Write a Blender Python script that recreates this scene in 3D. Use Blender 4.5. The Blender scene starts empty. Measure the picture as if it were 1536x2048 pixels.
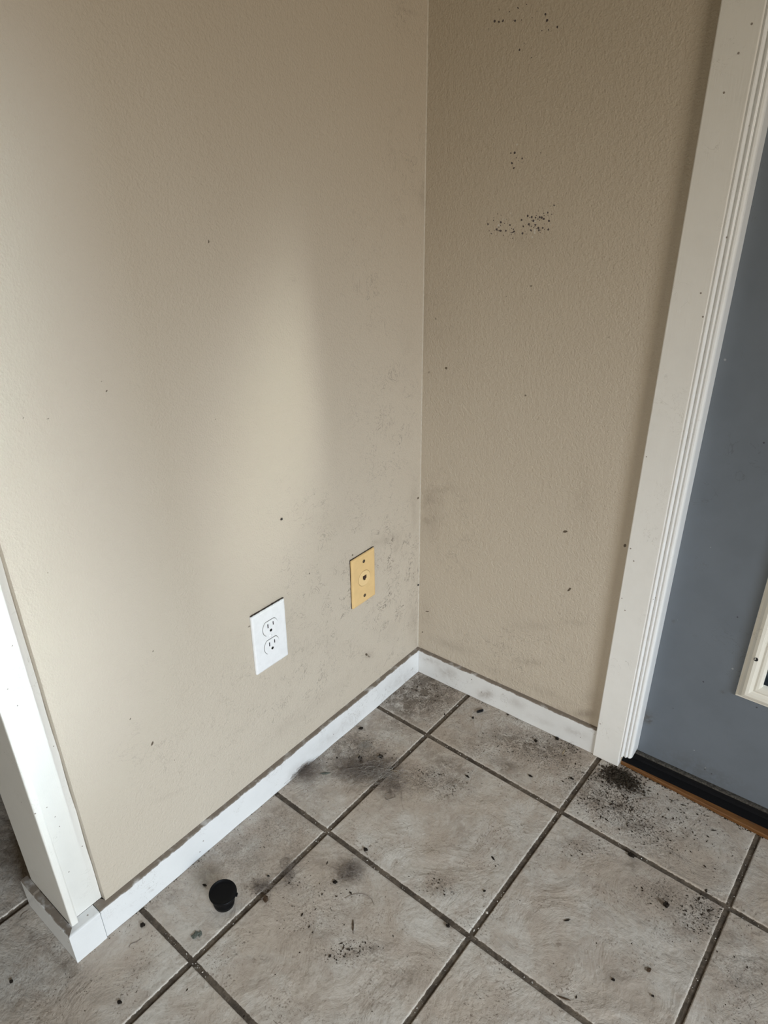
import bpy, bmesh, math, random
import numpy as np
from mathutils import Vector, Matrix, Euler
random.seed(7); rng = np.random.default_rng(11)
S = bpy.context.scene; C = S.collection; PI = math.pi

# ---------------------------------------------------------------- camera
cam_d = bpy.data.cameras.new('camera'); cam = bpy.data.objects.new('camera', cam_d); C.objects.link(cam)
cam.location = (0.8190, -1.1086, 1.1472)
cam.rotation_euler = (math.radians(62.3785), math.radians(0.5162), math.radians(39.4077))
cam_d.sensor_fit = 'VERTICAL'; cam_d.sensor_height = 24.0; cam_d.lens = 1444.97 / 2048 * 24.0
cam_d.clip_start = 0.02
S.camera = cam
# ---------------------------------------------------------------- world, exposure
S.view_settings.view_transform = 'Standard'; S.view_settings.look = 'None'
S.view_settings.gamma = 1.0; S.view_settings.use_curve_mapping = False
S.view_settings.exposure = 0.0
w = bpy.data.worlds.new('world'); S.world = w; w.use_nodes = True
w.node_tree.nodes['Background'].inputs[0].default_value = (0.62, 0.74, 0.95, 1)
w.node_tree.nodes['Background'].inputs[1].default_value = 0.08

def area(name, loc, aim, sx, sy, power, col=(1, 1, 1), spread=180, roll=0):
    l = bpy.data.lights.new(name, 'AREA'); l.shape = 'RECTANGLE'; l.size = sx; l.size_y = sy
    l.energy = power; l.color = col; l.spread = math.radians(spread)
    o = bpy.data.objects.new(name, l); C.objects.link(o); o.location = loc
    q = (Vector(aim) - Vector(loc)).to_track_quat('-Z', 'Y').to_matrix() @ Matrix.Rotation(math.radians(roll), 3, 'Z')
    o.rotation_euler = q.to_euler()
    return o
# daylight through the glass of the door (outside, on the porch side)
area('daylight_door_sky', (1.60, 1.30, 0.90), (0.0, -0.90, 0.50), 1.0, 0.7, 4.0, (0.90, 0.95, 1.0), 70)
# beams added outside the glass to make the bright patches on the left wall
area('beam_streak', (1.90, 0.60, 1.85), (0.0, -0.385, 0.70), 0.11, 0.42, 0.18, (0.94, 1.0, 0.93), 9, -22)
area('beam_wall_end', (1.90, 1.08, 1.55), (0.0, -1.03, 0.74), 0.16, 0.80, 1.80, (0.78, 0.90, 1.0), 11)
# fills added at the window behind the photographer: warm ambient, low wash
area('front_fill_warm', (1.60, -3.93, 1.15), (0.6, 0.0, 0.6), 1.7, 1.1, 4.0, (1.0, 0.86, 0.40), 140)
area('front_fill_low', (1.30, -3.90, 1.20), (0.5, 0.0, 0.0), 1.4, 0.5, 2.1, (1.0, 0.94, 0.88), 40)
# fills added at an invented side window: one wash, one slanting down
area('side_fill_wash', (3.05, -1.30, 1.20), (0.0, -0.50, 0.40), 1.2, 1.2, 17.5, (1.0, 0.89, 0.74), 120)
area('side_fill_low', (3.00, -1.30, 1.30), (0.0, -0.55, -0.05), 1.2, 0.5, 6.3, (0.66, 0.84, 1.03), 45)

# ---------------------------------------------------------------- frame of the wall with the door
SL = 0.0443; TH = math.atan(SL)
ROTB = Matrix.Rotation(TH, 4, 'Z')
def tag(o, label=None, cat=None, group=None, kind=None):
    if label: o['label'] = label
    if cat: o['category'] = cat
    if group: o['group'] = group
    if kind: o['kind'] = kind
    return o

# ---------------------------------------------------------------- node helper
class NT:
    def __init__(s, name):
        s.m = bpy.data.materials.new(name); s.m.use_nodes = True; s.t = s.m.node_tree
        s.b = s.t.nodes['Principled BSDF']; s.out = s.t.nodes['Material Output']
        s.geo = None
    def n(s, typ, **kw):
        x = s.t.nodes.new(typ)
        for k, v in kw.items(): setattr(x, k, v)
        return x
    def link(s, a, b): s.t.links.new(a, b)
    def put(s, sock, v):
        if hasattr(v, 'links') or isinstance(v, bpy.types.NodeSocket): s.link(v, sock)
        elif isinstance(v, (tuple, list)) and len(v) == 3 and sock.type == 'RGBA': sock.default_value = (*v, 1)
        else: sock.default_value = v
    def pos(s, scale=None, rot=None):
        tc = s.n('ShaderNodeTexCoord')
        if scale is None: return tc.outputs['Object']
        mp = s.n('ShaderNodeMapping'); s.link(tc.outputs['Object'], mp.inputs[0])
        mp.inputs['Scale'].default_value = scale
        if rot: mp.inputs['Rotation'].default_value = rot
        return mp.outputs[0]
    def noise(s, scale, detail=2, rough=.5, dist=0, vec=None):
        x = s.n('ShaderNodeTexNoise'); x.inputs['Scale'].default_value = scale; x.inputs['Detail'].default_value = detail
        x.inputs['Roughness'].default_value = rough; x.inputs['Distortion'].default_value = dist
        s.link(vec if vec is not None else s.pos(), x.inputs['Vector']); return x.outputs[0]
    def math(s, op, a, b=0.0, c=0.0, clamp=False):
        x = s.n('ShaderNodeMath', operation=op, use_clamp=clamp)
        s.put(x.inputs[0], a); s.put(x.inputs[1], b)
        if op in ('MULTIPLY_ADD', 'COMPARE', 'SMOOTH_MIN'): s.put(x.inputs[2], c)
        return x.outputs[0]
    def ramp(s, v, a, b, lo=0.0, hi=1.0):
        x = s.n('ShaderNodeMapRange', interpolation_type='SMOOTHSTEP'); s.put(x.inputs[0], v)
        x.inputs[1].default_value = a; x.inputs[2].default_value = b; x.inputs[3].default_value = lo; x.inputs[4].default_value = hi
        return x.outputs[0]
    def mix(s, f, a, b):
        x = s.n('ShaderNodeMix', data_type='RGBA'); s.put(x.inputs[0], f); s.put(x.inputs[6], a); s.put(x.inputs[7], b)
        return x.outputs[2]
    def attr(s, name):
        x = s.n('ShaderNodeAttribute', attribute_name=name); return x.outputs['Fac']
    def bump(s, h, strength, dist):
        x = s.n('ShaderNodeBump'); s.put(x.inputs['Height'], h); x.inputs['Strength'].default_value = strength
        x.inputs['Distance'].default_value = dist; s.link(x.outputs[0], s.b.inputs['Normal'])
    def base(s, col, rough=.5, spec=.5, metal=0.0):
        s.put(s.b.inputs['Base Color'], col); s.put(s.b.inputs['Roughness'], rough)
        s.b.inputs['Specular IOR Level'].default_value = spec; s.b.inputs['Metallic'].default_value = metal
        return s.m
def simple(name, col, rough=.5, spec=.5, var=.0, scale=200, bump=0.0, metal=0.0):
    t = NT(name)
    n = t.noise(scale, 3)
    c2 = tuple(v * (1 - var) for v in col)
    c = t.mix(t.ramp(n, .35, .7), col, c2)
    if bump: t.bump(n, bump, .0008)
    return t.base(c, rough, spec, metal)

# wall paint: tan eggshell over orange peel, with grime channels carried by the mesh
def wall_mat():
    t = NT('tan_wall_paint')
    base = (.515, .452, .368)
    big = t.noise(2.2, 3)
    c = t.mix(t.ramp(big, .35, .65, 0, .22), base, (.485, .415, .325))
    sm = t.attr('smudge'); sc = t.attr('scribble'); sp = t.attr('speck'); dot = t.attr('dot')
    n1 = t.noise(38, 5, .65, .6); n2 = t.noise(120, 4, .6)
    f = t.math('MULTIPLY', sm, t.ramp(n1, .32, .62, .25, 1.0), clamp=True)
    c = t.mix(t.math('MULTIPLY', f, .62), c, (.20, .155, .118))
    # thin hair-like marks
    w1 = t.noise(26, 3.5, .62, 1.2); d = t.math('ABSOLUTE', t.math('SUBTRACT', w1, .5))
    ln = t.ramp(d, .0025, .014, 1, 0)
    gate = t.ramp(t.noise(17, 2), .46, .60)
    f = t.math('MULTIPLY', t.math('MULTIPLY', ln, gate), sc, clamp=True)
    w2 = t.noise(61, 3, .62, .9); d2 = t.math('ABSOLUTE', t.math('SUBTRACT', w2, .47))
    f2 = t.math('MULTIPLY', t.math('MULTIPLY', t.ramp(d2, .002, .014, 1, 0), t.ramp(t.noise(23, 2), .47, .62)), sc, clamp=True)
    f = t.math('MAXIMUM', f, f2)
    c = t.mix(t.math('MULTIPLY', f, .85), c, (.13, .105, .085))
    # fine flecks: chipped peel
    v = t.n('ShaderNodeTexVoronoi'); v.inputs['Scale'].default_value = 290; v.inputs['Randomness'].default_value = 1
    t.link(t.pos(), v.inputs['Vector'])
    cell = t.n('ShaderNodeSeparateColor'); t.link(v.outputs['Color'], cell.inputs[0])
    on = t.math('LESS_THAN', cell.outputs[0], sp)
    rad = t.math('MULTIPLY_ADD', cell.outputs[1], .36, .22)
    f = t.math('MULTIPLY', on, t.math('LESS_THAN', v.outputs['Distance'], rad))
    c = t.mix(f, c, t.mix(t.math('LESS_THAN', cell.outputs[2], .88), (.62, .60, .55), (.075, .06, .06)))
    c = t.mix(t.ramp(t.math('MULTIPLY', dot, t.ramp(n2, .3, .6, .6, 1.1)), .25, .6), c, (.10, .075, .05))
    h = t.math('MULTIPLY_ADD', t.noise(340, 2, .5), .6, t.math('MULTIPLY', t.noise(150, 2), .7))
    t.bump(h, .70, .0024)
    return t.base(c, t.ramp(n1, .3, .7, .42, .52), .45)
WALL = wall_mat()
def white_mat(name, col, grain=(1, 1, 1), dirt=.5, ledge=None, rough=.4, blotch=.0):
    t = NT(name)
    n = t.noise(30, 4, .6); g = t.noise(55, 4, .6, 0, t.pos(grain))
    c = t.mix(t.ramp(n, .35, .75, 0, .3), col, tuple(v * .9 for v in col))
    w1 = t.noise(34, 3.5, .62, 1.5); ln = t.ramp(t.math('ABSOLUTE', t.math('SUBTRACT', w1, .5)), .002, .012, 1, 0)
    f = t.math('MULTIPLY', ln, t.ramp(t.noise(14, 2), .5, .65))
    c = t.mix(t.math('MULTIPLY', f, dirt), c, (.22, .18, .14))
    c = t.mix(t.math('MULTIPLY', t.ramp(t.noise(9, 3, .6), .56, .72), blotch), c, (.33, .27, .21))
    v = t.n('ShaderNodeTexVoronoi'); v.inputs['Scale'].default_value = 110; t.link(t.pos(), v.inputs['Vector'])
    cell = t.n('ShaderNodeSeparateColor'); t.link(v.outputs['Color'], cell.inputs[0])
    f = t.math('MULTIPLY', t.math('LESS_THAN', cell.outputs[0], .03), t.math('LESS_THAN', v.outputs['Distance'], .16))
    c = t.mix(t.math('MULTIPLY', f, .8), c, (.15, .11, .08))
    sm = t.attr('smudge')
    c = t.mix(t.math('MULTIPLY', t.math('MULTIPLY', sm, t.ramp(t.noise(60, 5, .7, .4), .3, .6, .2, 1)), .8, clamp=True), c, (.20, .155, .12))
    if ledge:
        x = t.n('ShaderNodeSeparateXYZ'); t.link(t.pos(), x.inputs[0])
        k = t.math('ADD', x.outputs[2], t.math('MULTIPLY', t.math('SUBTRACT', t.noise(70, 4, .7), .5), .006))
        f = t.math('MULTIPLY', t.ramp(k, ledge - .0026, ledge - .0006), t.ramp(t.noise(45, 3), .25, .5, .45, 1))
        c = t.mix(t.math('MULTIPLY', f, .92), c, t.mix(t.noise(160, 3), (.10, .072, .048), (.17, .13, .092)))
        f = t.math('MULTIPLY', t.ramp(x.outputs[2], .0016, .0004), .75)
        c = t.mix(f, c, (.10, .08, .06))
    t.bump(g, .35, .0008)
    return t.base(c, rough, .5)
BASEW = white_mat('white_baseboard_paint', (.70, .70, .69), (1, 1, 6), .45, .0645, .38, .0)
CASEW = white_mat('white_casing_paint', (.78, .77, .74), (9, 9, .45), .22, None, .35)
MOULDW = white_mat('white_moulding_paint', (.76, .77, .77), (6, 6, .6), .15, None, .3)
ENDW = white_mat('white_end_board_paint', (.74, .72, .67), (9, 9, .5), .2, None, .3)
PANELW = white_mat('white_panel_frame_paint', (.72, .70, .63), (2, 2, 2), .35, None, .35)

# ---------------------------------------------------------------- mesh helpers
def mesh_obj(name, verts, faces, mat=None, parent=None, smooth=False):
    me = bpy.data.meshes.new(name); me.from_pydata([tuple(v) for v in verts], [], faces); me.update()
    if smooth:
        for p in me.polygons: p.use_smooth = True
    o = bpy.data.objects.new(name, me); C.objects.link(o)
    if mat: me.materials.append(mat)
    if parent: o.parent = parent
    return o
def bm_obj(name, bm, mat, parent=None, smooth=False):
    me = bpy.data.meshes.new(name); bmesh.ops.recalc_face_normals(bm, faces=bm.faces); bm.to_mesh(me); bm.free()
    if smooth:
        for p in me.polygons: p.use_smooth = True
    o = bpy.data.objects.new(name, me); C.objects.link(o)
    if isinstance(mat, (list, tuple)):
        for m in mat: me.materials.append(m)
    else: me.materials.append(mat)
    if parent: o.parent = parent
    return o
def box(bm, a, b, bev=0.0, seg=2, M=None):
    a, b = Vector(a), Vector(b); c = (a + b) / 2; d = b - a
    r = bmesh.ops.create_cube(bm, size=1.0)
    bmesh.ops.scale(bm, vec=d, verts=r['verts']); bmesh.ops.translate(bm, vec=c, verts=r['verts'])
    vs = r['verts']
    if bev:
        es = list({e for v in vs for e in v.link_edges})
        rr = bmesh.ops.bevel(bm, geom=es, offset=bev, segments=seg, affect='EDGES', profile=.5)
        vs = rr['verts']
    if M is not None: bmesh.ops.transform(bm, matrix=M, verts=list({v for v in vs}))
    return vs
def ident_box(name, a, b, mat, parent=None, bev=0.0, seg=2):
    bm = bmesh.new(); box(bm, a, b, bev, seg); return bm_obj(name, bm, mat, parent)
def prism(bm, prof, a, b, M=None):
    """profile of (p,q) points swept: a and b are functions giving 3D points for the two ends"""
    va = [bm.verts.new(a(p, q)) for p, q in prof]; vb = [bm.verts.new(b(p, q)) for p, q in prof]
    n = len(prof)
    for i in range(n): bm.faces.new((va[i], va[(i + 1) % n], vb[(i + 1) % n], vb[i]))
    bm.faces.new(va[::-1]); bm.faces.new(vb)
def lathe(prof, n=48):
    V = []; F = []
    for r, z in prof:
        for k in range(n):
            t = 2 * PI * k / n; V.append((r * math.cos(t), r * math.sin(t), z))
    m = len(prof)
    for i in range(m - 1):
        for k in range(n):
            F.append((i * n + k, i * n + (k + 1) % n, (i + 1) * n + (k + 1) % n, (i + 1) * n + k))
    F.append(tuple(range(n))[::-1]); F.append(tuple((m - 1) * n + k for k in range(n)))
    return V, F
def field(P, blobs):
    """sum of soft ellipses in a plane; blob = (cx, cy, ax, ay, bx, by, strength)"""
    out = np.zeros(len(P))
    for cx, cy, ax, ay, bx, by, s in blobs:
        d = P - np.array([cx, cy]); det = ax * by - ay * bx
        u = (d[:, 0] * by - d[:, 1] * bx) / det; v = (-d[:, 0] * ay + d[:, 1] * ax) / det
        out = np.maximum(out, s * np.exp(-(u * u + v * v))) + .25 * np.minimum(out, s * np.exp(-(u * u + v * v)))
    return out
def coords(lo, hi, flo, fhi, fine, coarse, extra=()):
    c = set(np.round(np.arange(flo, fhi, fine), 5)) | set(np.round(np.arange(lo, flo, coarse), 5)) | set(np.round(np.arange(fhi, hi, coarse), 5)) | {lo, hi} | set(extra)
    c = np.array(sorted(x for x in c if lo <= x <= hi)); keep = [0]
    ex = set(extra)
    for i in range(1, len(c)):
        if c[i] - c[keep[-1]] > .0004 or c[i] in (hi,): keep.append(i)
    return c[keep]
def grid_mesh(name, U, V, fn, attrs, mat, extra=None, hole=None):
    """dense sheet; fn maps (u,v) arrays to 3D; attrs name->array; extra = (verts, faces) welded into the same mesh"""
    uu, vv = np.meshgrid(U, V, indexing='ij'); P = fn(uu.ravel(), vv.ravel()); nu, nv = len(U), len(V)
    idx = np.arange(nu * nv).reshape(nu, nv)
    Q = np.stack([idx[:-1, :-1], idx[1:, :-1], idx[1:, 1:], idx[:-1, 1:]], -1).reshape(-1, 4)
    if hole:
        cu, cv = (U[:-1] + U[1:]) / 2, (V[:-1] + V[1:]) / 2
        keep = ~(((cu > hole[0]) & (cu < hole[1]))[:, None] & ((cv > hole[2]) & (cv < hole[3]))[None, :])
        Q = Q[keep.ravel()]
    ev, ef = extra if extra else ([], [])
    if len(ev): Pall = np.vstack([P, np.array(ev, float)])
    else: Pall = P
    Qall = np.vstack([Q, np.array([[i + len(P) for i in f] for f in ef])]) if len(ef) else Q
    me = bpy.data.meshes.new(name); me.vertices.add(len(Pall)); me.vertices.foreach_set('co', Pall.astype(np.float32).ravel())
    me.loops.add(Qall.size); me.loops.foreach_set('vertex_index', Qall.astype(np.int32).ravel())
    me.polygons.add(len(Qall)); me.polygons.foreach_set('loop_start', np.arange(0, Qall.size, 4, dtype=np.int32))
    me.update(calc_edges=True); me.validate()
    for k, a in attrs.items():
        at = me.attributes.new(k, 'FLOAT', 'POINT'); full = np.zeros(len(Pall), np.float32); full[:len(P)] = a; at.data.foreach_set('value', full)
    me.materials.append(mat)
    o = bpy.data.objects.new(name, me); C.objects.link(o)
    return o
def boxes_geo(bs):
    V = []; F = []
    for (x0, y0, z0), (x1, y1, z1) in bs:
        n = len(V)
        V += [(x0, y0, z0), (x1, y0, z0), (x1, y1, z0), (x0, y1, z0), (x0, y0, z1), (x1, y0, z1), (x1, y1, z1), (x0, y1, z1)]
        F += [(n, n + 3, n + 2, n + 1), (n + 4, n + 5, n + 6, n + 7), (n, n + 1, n + 5, n + 4), (n + 1, n + 2, n + 6, n + 5), (n + 2, n + 3, n + 7, n + 6), (n + 3, n, n + 4, n + 7)]
    return V, F

# grime and litter: where it lies on each surface, in metres (centre, two half-axes, strength)
FLOOR_SMUDGE = [
    (0.0406, -0.0285, 0.0239, 0.0192, 0.0125, -0.0168, 1.2),
    (0.0693, -0.0279, 0.0109, 0.0088, 0.01, -0.0139, 1.1),
    (0.0454, -0.0603, 0.0363, 0.0292, 0.0163, -0.0216, 0.8),
    (0.0761, -0.0724, 0.0714, 0.0575, 0.0363, -0.0491, 0.7),
    (0.0029, -0.1098, 0.0181, 0.0145, 0.0106, -0.013, 0.8),
    (0.074, -0.1262, 0.0263, 0.0211, 0.0135, -0.0175, 0.7),
    (0.1077, -0.0576, 0.0142, 0.0114, 0.0076, -0.0107, 0.6),
    (0.032, -0.1185, 0.0356, 0.0287, 0.0251, -0.0316, 0.6),
    (0.0759, -0.1649, 0.0516, 0.0416, 0.0279, -0.0353, 0.45),
    (0.0438, -0.2945, 0.0493, 0.0398, 0.0363, -0.0406, 0.5),
    (0.0996, -0.3108, 0.0599, 0.0483, 0.0237, -0.0275, 0.75),
    (0.0177, -0.4023, 0.0276, 0.0224, 0.0225, -0.0226, 0.4),
    (0.1758, -0.3233, 0.0192, 0.0155, 0.0213, -0.0264, 0.65),
    (0.2291, -0.1084, 0.0416, 0.0336, 0.0195, -0.0298, 0.3),
    (0.3072, -0.0639, 0.0619, 0.0046, 0.0066, -0.0304, 0.6),
    (0.3354, -0.0502, 0.0308, 0.0022, 0.0028, -0.014, 0.7),
    (0.3227, -0.1306, 0.0239, 0.0192, 0.0102, -0.017, 0.6),
    (0.3369, -0.1444, 0.0448, -0.0005, 0.0022, -0.0154, 0.35),
    (0.3789, -0.033, 0.0603, -0.0005, 0.0044, -0.0306, 0.6),
    (0.4115, -0.0068, 0.0302, -0.002, 0.0016, -0.017, 0.6),
    (0.2352, -0.2013, 0.0595, 0.0137, 0.0065, -0.0185, 0.45),
    (0.2185, -0.2647, 0.0467, 0.0377, 0.0185, -0.0249, 0.5),
    (0.2687, -0.2322, 0.0353, 0.0174, 0.0079, -0.0156, 0.45),
    (0.1955, -0.1988, 0.075, 0.0008, 0.0052, -0.0229, 0.35),
    (0.0844, -0.4958, 0.0441, 0.0357, 0.0275, -0.027, 0.28),
    (0.0462, -0.6098, 0.0423, 0.0343, 0.0312, -0.0263, 0.35),
    (0.1308, -0.5412, 0.0352, 0.0285, 0.0183, -0.0178, 0.3),
    (0.1836, -0.531, 0.0277, 0.0224, 0.0137, -0.0142, 0.3),
    (0.2382, -0.512, 0.0119, 0.0276, 0.0173, -0.0084, 0.75),
    (0.1369, -0.6309, 0.0133, 0.0108, 0.0083, -0.0075, 0.65),
    (0.16, -0.594, 0.0135, 0.011, 0.027, -0.0257, 0.3),
    (0.5224, -0.0158, 0.0394, 0.0076, 0.0048, -0.0292, 1.2),
    (0.4909, -0.0921, 0.0452, -0.0069, 0.0, -0.0275, 0.5),
    (0.5349, -0.087, 0.0393, -0.0014, 0.0011, -0.0274, 0.6),
    (0.4825, -0.0514, 0.0232, 0.0188, 0.0107, -0.0232, 0.5),
    (0.5958, -0.1032, 0.0449, -0.007, -0.0014, -0.0261, 0.45),
    (0.6402, -0.0459, 0.0364, 0.0294, 0.0079, -0.0219, 0.2),
    (0.7457, -0.1891, 0.0112, 0.0176, 0.0191, -0.0258, 0.5),
    (0.6813, -0.207, 0.0362, 0.005, 0.0006, -0.0256, 0.3),
    (0.7321, -0.2333, 0.0342, 0.0095, 0.0014, -0.0239, 0.3),
    (0.519, -0.2134, 0.0211, 0.0171, 0.007, -0.0142, 0.35),
    (0.6153, -0.1875, 0.0096, 0.0078, 0.0055, -0.0131, 0.5),
    (0.3712, -0.4348, 0.0234, 0.019, 0.0098, -0.0135, 0.4),
    (0.352, -0.5916, 0.0159, 0.0198, 0.0056, -0.0043, 0.6),
    (0.3341, -0.6193, 0.0128, 0.0178, 0.0053, -0.0035, 0.5),
    (0.2284, -0.7132, 0.0123, 0.0099, 0.0035, -0.0032, 0.6),
    (0.1607, -0.6411, 0.0066, 0.0054, 0.004, -0.0036, 0.8),
    (0.2692, -0.6199, 0.019, 0.0154, 0.0115, -0.012, 0.25),
    (0.4248, -0.5946, 0.0116, 0.0287, 0.0096, -0.0036, 0.35),
    (0.7889, -0.2138, 0.0263, 0.0106, 0.0012, -0.0141, 0.35),
    (0.8267, -0.2678, 0.0176, 0.0144, 0.0042, -0.0152, 0.3),
    (-0.0146, -0.9892, 0.0175, 0.0143, 0.0152, -0.0074, 0.3),
    (-0.0223, -0.9581, 0.018, 0.0146, 0.0143, -0.0073, 0.2),
    (-0.0114, -0.9151, 0.0549, 0.0071, 0.002, -0.0075, 0.5),
    (-0.0908, -0.9231, 0.0302, 0.0005, 0.0003, -0.0065, 0.5),
    (0.4065, -0.6556, 0.0115, 0.0094, 0.0053, -0.0064, 0.3),
    (0.4286, -0.4797, 0.0089, 0.0072, 0.0048, -0.0069, 0.45),
    (0.4733, -0.2963, 0.0172, 0.014, 0.0144, -0.0258, 0.2),
    (0.3461, -0.3123, 0.018, 0.0146, 0.0178, -0.0267, 0.2),
    (0.0806, -0.4239, 0.0305, 0.0247, 0.0206, -0.0214, 0.25),
    (0.0509, -0.6702, 0.0038, 0.0501, 0.0203, -0.0028, 0.3),
    (0.0288, -0.7481, 0.0027, 0.0387, 0.016, -0.0015, 0.4),
    (0.0455, -0.4979, 0.0041, 0.0598, 0.0157, -0.0035, 0.4),
    (0.0296, -0.2786, 0.0061, 0.1121, 0.0176, -0.006, 0.4),
    (0.2228, 0.0142, 0.1005, 0.0046, 0.0031, -0.0124, 0.3),
    (0.6703, -0.3854, 0.0179, 0.0145, 0.0046, -0.0105, 0.35),
    (0.4188, -0.3079, 0.0839, 0.068, 0.031, -0.0511, 0.12),
    (0.1306, -0.7538, 0.0156, 0.0127, 0.0065, -0.0051, 0.3),
    (-0.2723, -0.8678, 0.0426, 0.0345, 0.0592, -0.0288, 0.6),
    (0.3295, 0.121, 0.0177, 0.0142, 0.0075, -0.0149, 0.3),
]
FLOOR_SPECK = [
    (0.081, -0.0791, 0.08, 0.0644, 0.047, -0.0634, 0.8),
    (0.0648, -0.2865, 0.0655, 0.0528, 0.0355, -0.0407, 0.6),
    (0.3586, -0.0494, 0.109, 0.0024, 0.009, -0.0545, 0.8),
    (0.2609, -0.1283, 0.0489, 0.0395, 0.0221, -0.0344, 0.5),
    (0.2263, -0.2584, 0.0622, 0.0503, 0.0254, -0.0348, 0.6),
    (0.5225, -0.0819, 0.0937, 0.02, 0.0103, -0.0609, 0.95),
    (0.6051, -0.1027, 0.0719, -0.0112, -0.0023, -0.0411, 0.7),
    (0.739, -0.2057, 0.0383, 0.031, 0.0154, -0.0466, 0.75),
    (0.662, -0.0282, 0.0581, 0.047, 0.0186, -0.0543, 0.35),
    (0.0785, -0.529, 0.0725, 0.0587, 0.0461, -0.0434, 0.35),
    (0.069, -0.6175, 0.0556, 0.0451, 0.0375, -0.0321, 0.35),
    (0.3289, -0.6134, 0.0554, 0.045, 0.013, -0.0146, 0.5),
    (0.2331, -0.5824, 0.0788, 0.064, 0.0361, -0.0375, 0.3),
    (0.5377, -0.2116, 0.0488, 0.0396, 0.0133, -0.028, 0.4),
    (0.6647, -0.2087, 0.0528, 0.0428, 0.0135, -0.0352, 0.45),
    (0.8186, -0.2648, 0.0355, 0.0289, 0.0128, -0.0451, 0.35),
    (0.3746, -0.4321, 0.0401, 0.0325, 0.016, -0.0224, 0.4),
    (0.4143, -0.5936, 0.0358, 0.0292, 0.0136, -0.0172, 0.3),
    (-0.0151, -0.9618, 0.0476, 0.0387, 0.0278, -0.0142, 0.3),
    (-0.0299, -0.9049, 0.0653, 0.0082, 0.0035, -0.0127, 0.5),
    (0.7427, 0.0662, 0.0294, 0.0238, 0.0097, -0.0356, 0.3),
]
WALLA_SMUDGE = [
    (-0.1061, 0.4069, 0.0353, -0.0089, 0.0049, -0.0161, 0.55),
    (-0.078, 0.3737, 0.0137, -0.0063, 0.0, -0.0172, 0.5),
    (-0.1507, 0.4188, 0.0187, -0.0085, -0.0002, -0.0069, 0.4),
    (-0.0219, 0.4519, 0.0124, -0.0049, 0.001, -0.0547, 0.4),
    (-0.0206, 0.1536, 0.0193, -0.011, 0.0008, -0.0505, 0.5),
    (-0.0152, 0.2736, 0.0113, -0.0056, 0.0015, -0.0819, 0.25),
    (0.0041, 0.074, 0.0162, -0.0099, 0.0004, -0.0182, 0.7),
    (-0.2275, 0.3913, 0.0596, -0.0293, -0.0015, -0.0341, 0.1),
    (-0.2937, 0.2483, 0.0887, -0.0541, -0.0023, -0.0362, 0.12),
    (-0.1048, 0.1745, 0.045, -0.0264, -0.0002, -0.0274, 0.2),
    (-0.1738, 0.1481, 0.0166, -0.0104, -0.0002, -0.008, 0.4),
    (-0.0591, 1.3144, 0.0261, -0.0025, -0.0016, -0.0026, 0.5),
    (-0.0032, 1.0521, 0.0118, -0.0006, 0.0007, -0.0243, 0.4),
    (-0.3873, 0.133, 0.1393, 0.0006, 0.0086, -0.0188, 0.22),
    (-0.0399, 0.7866, 0.0314, -0.0067, 0.0007, -0.0583, 0.12),
    (-0.182, 0.1532, 0.0131, -0.0082, -0.0003, -0.0106, 0.4),
    (-0.4728, 0.4144, 0.0064, -0.0036, -0.001, -0.0079, 0.4),
    (-0.283, 0.5207, 0.0534, -0.0227, -0.0013, -0.0203, 0.15),
    (-0.6862, 0.1765, 0.0261, -0.0081, 0.0008, -0.005, 0.25),
]
WALLA_SCRIB = [
    (-0.0866, 0.3093, 0.1291, -0.0645, -0.0007, -0.2154, 1.0),
    (-0.2594, 0.3377, 0.1384, -0.0744, -0.0086, -0.1564, 0.8),
    (-0.382, 0.1933, 0.2055, -0.1415, -0.0075, -0.085, 0.6),
    (-0.1008, 0.655, 0.0959, -0.0287, -0.0013, -0.1597, 0.7),
    (-0.1521, 0.9295, 0.0815, -0.0113, -0.0028, -0.1008, 0.45),
    (-0.0507, 1.1009, 0.0563, -0.0018, 0.0009, -0.0937, 0.5),
    (-0.2989, 0.5728, 0.0923, -0.0363, -0.0042, -0.059, 0.5),
    (-0.0465, 1.3091, 0.0386, 0.0034, 0.0003, -0.0258, 0.7),
    (-0.6172, 0.2232, 0.1712, -0.1373, -0.0132, -0.0843, 0.3),
    (-0.3559, 0.9579, 0.062, -0.0086, -0.0044, -0.0427, 0.2),
]
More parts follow.
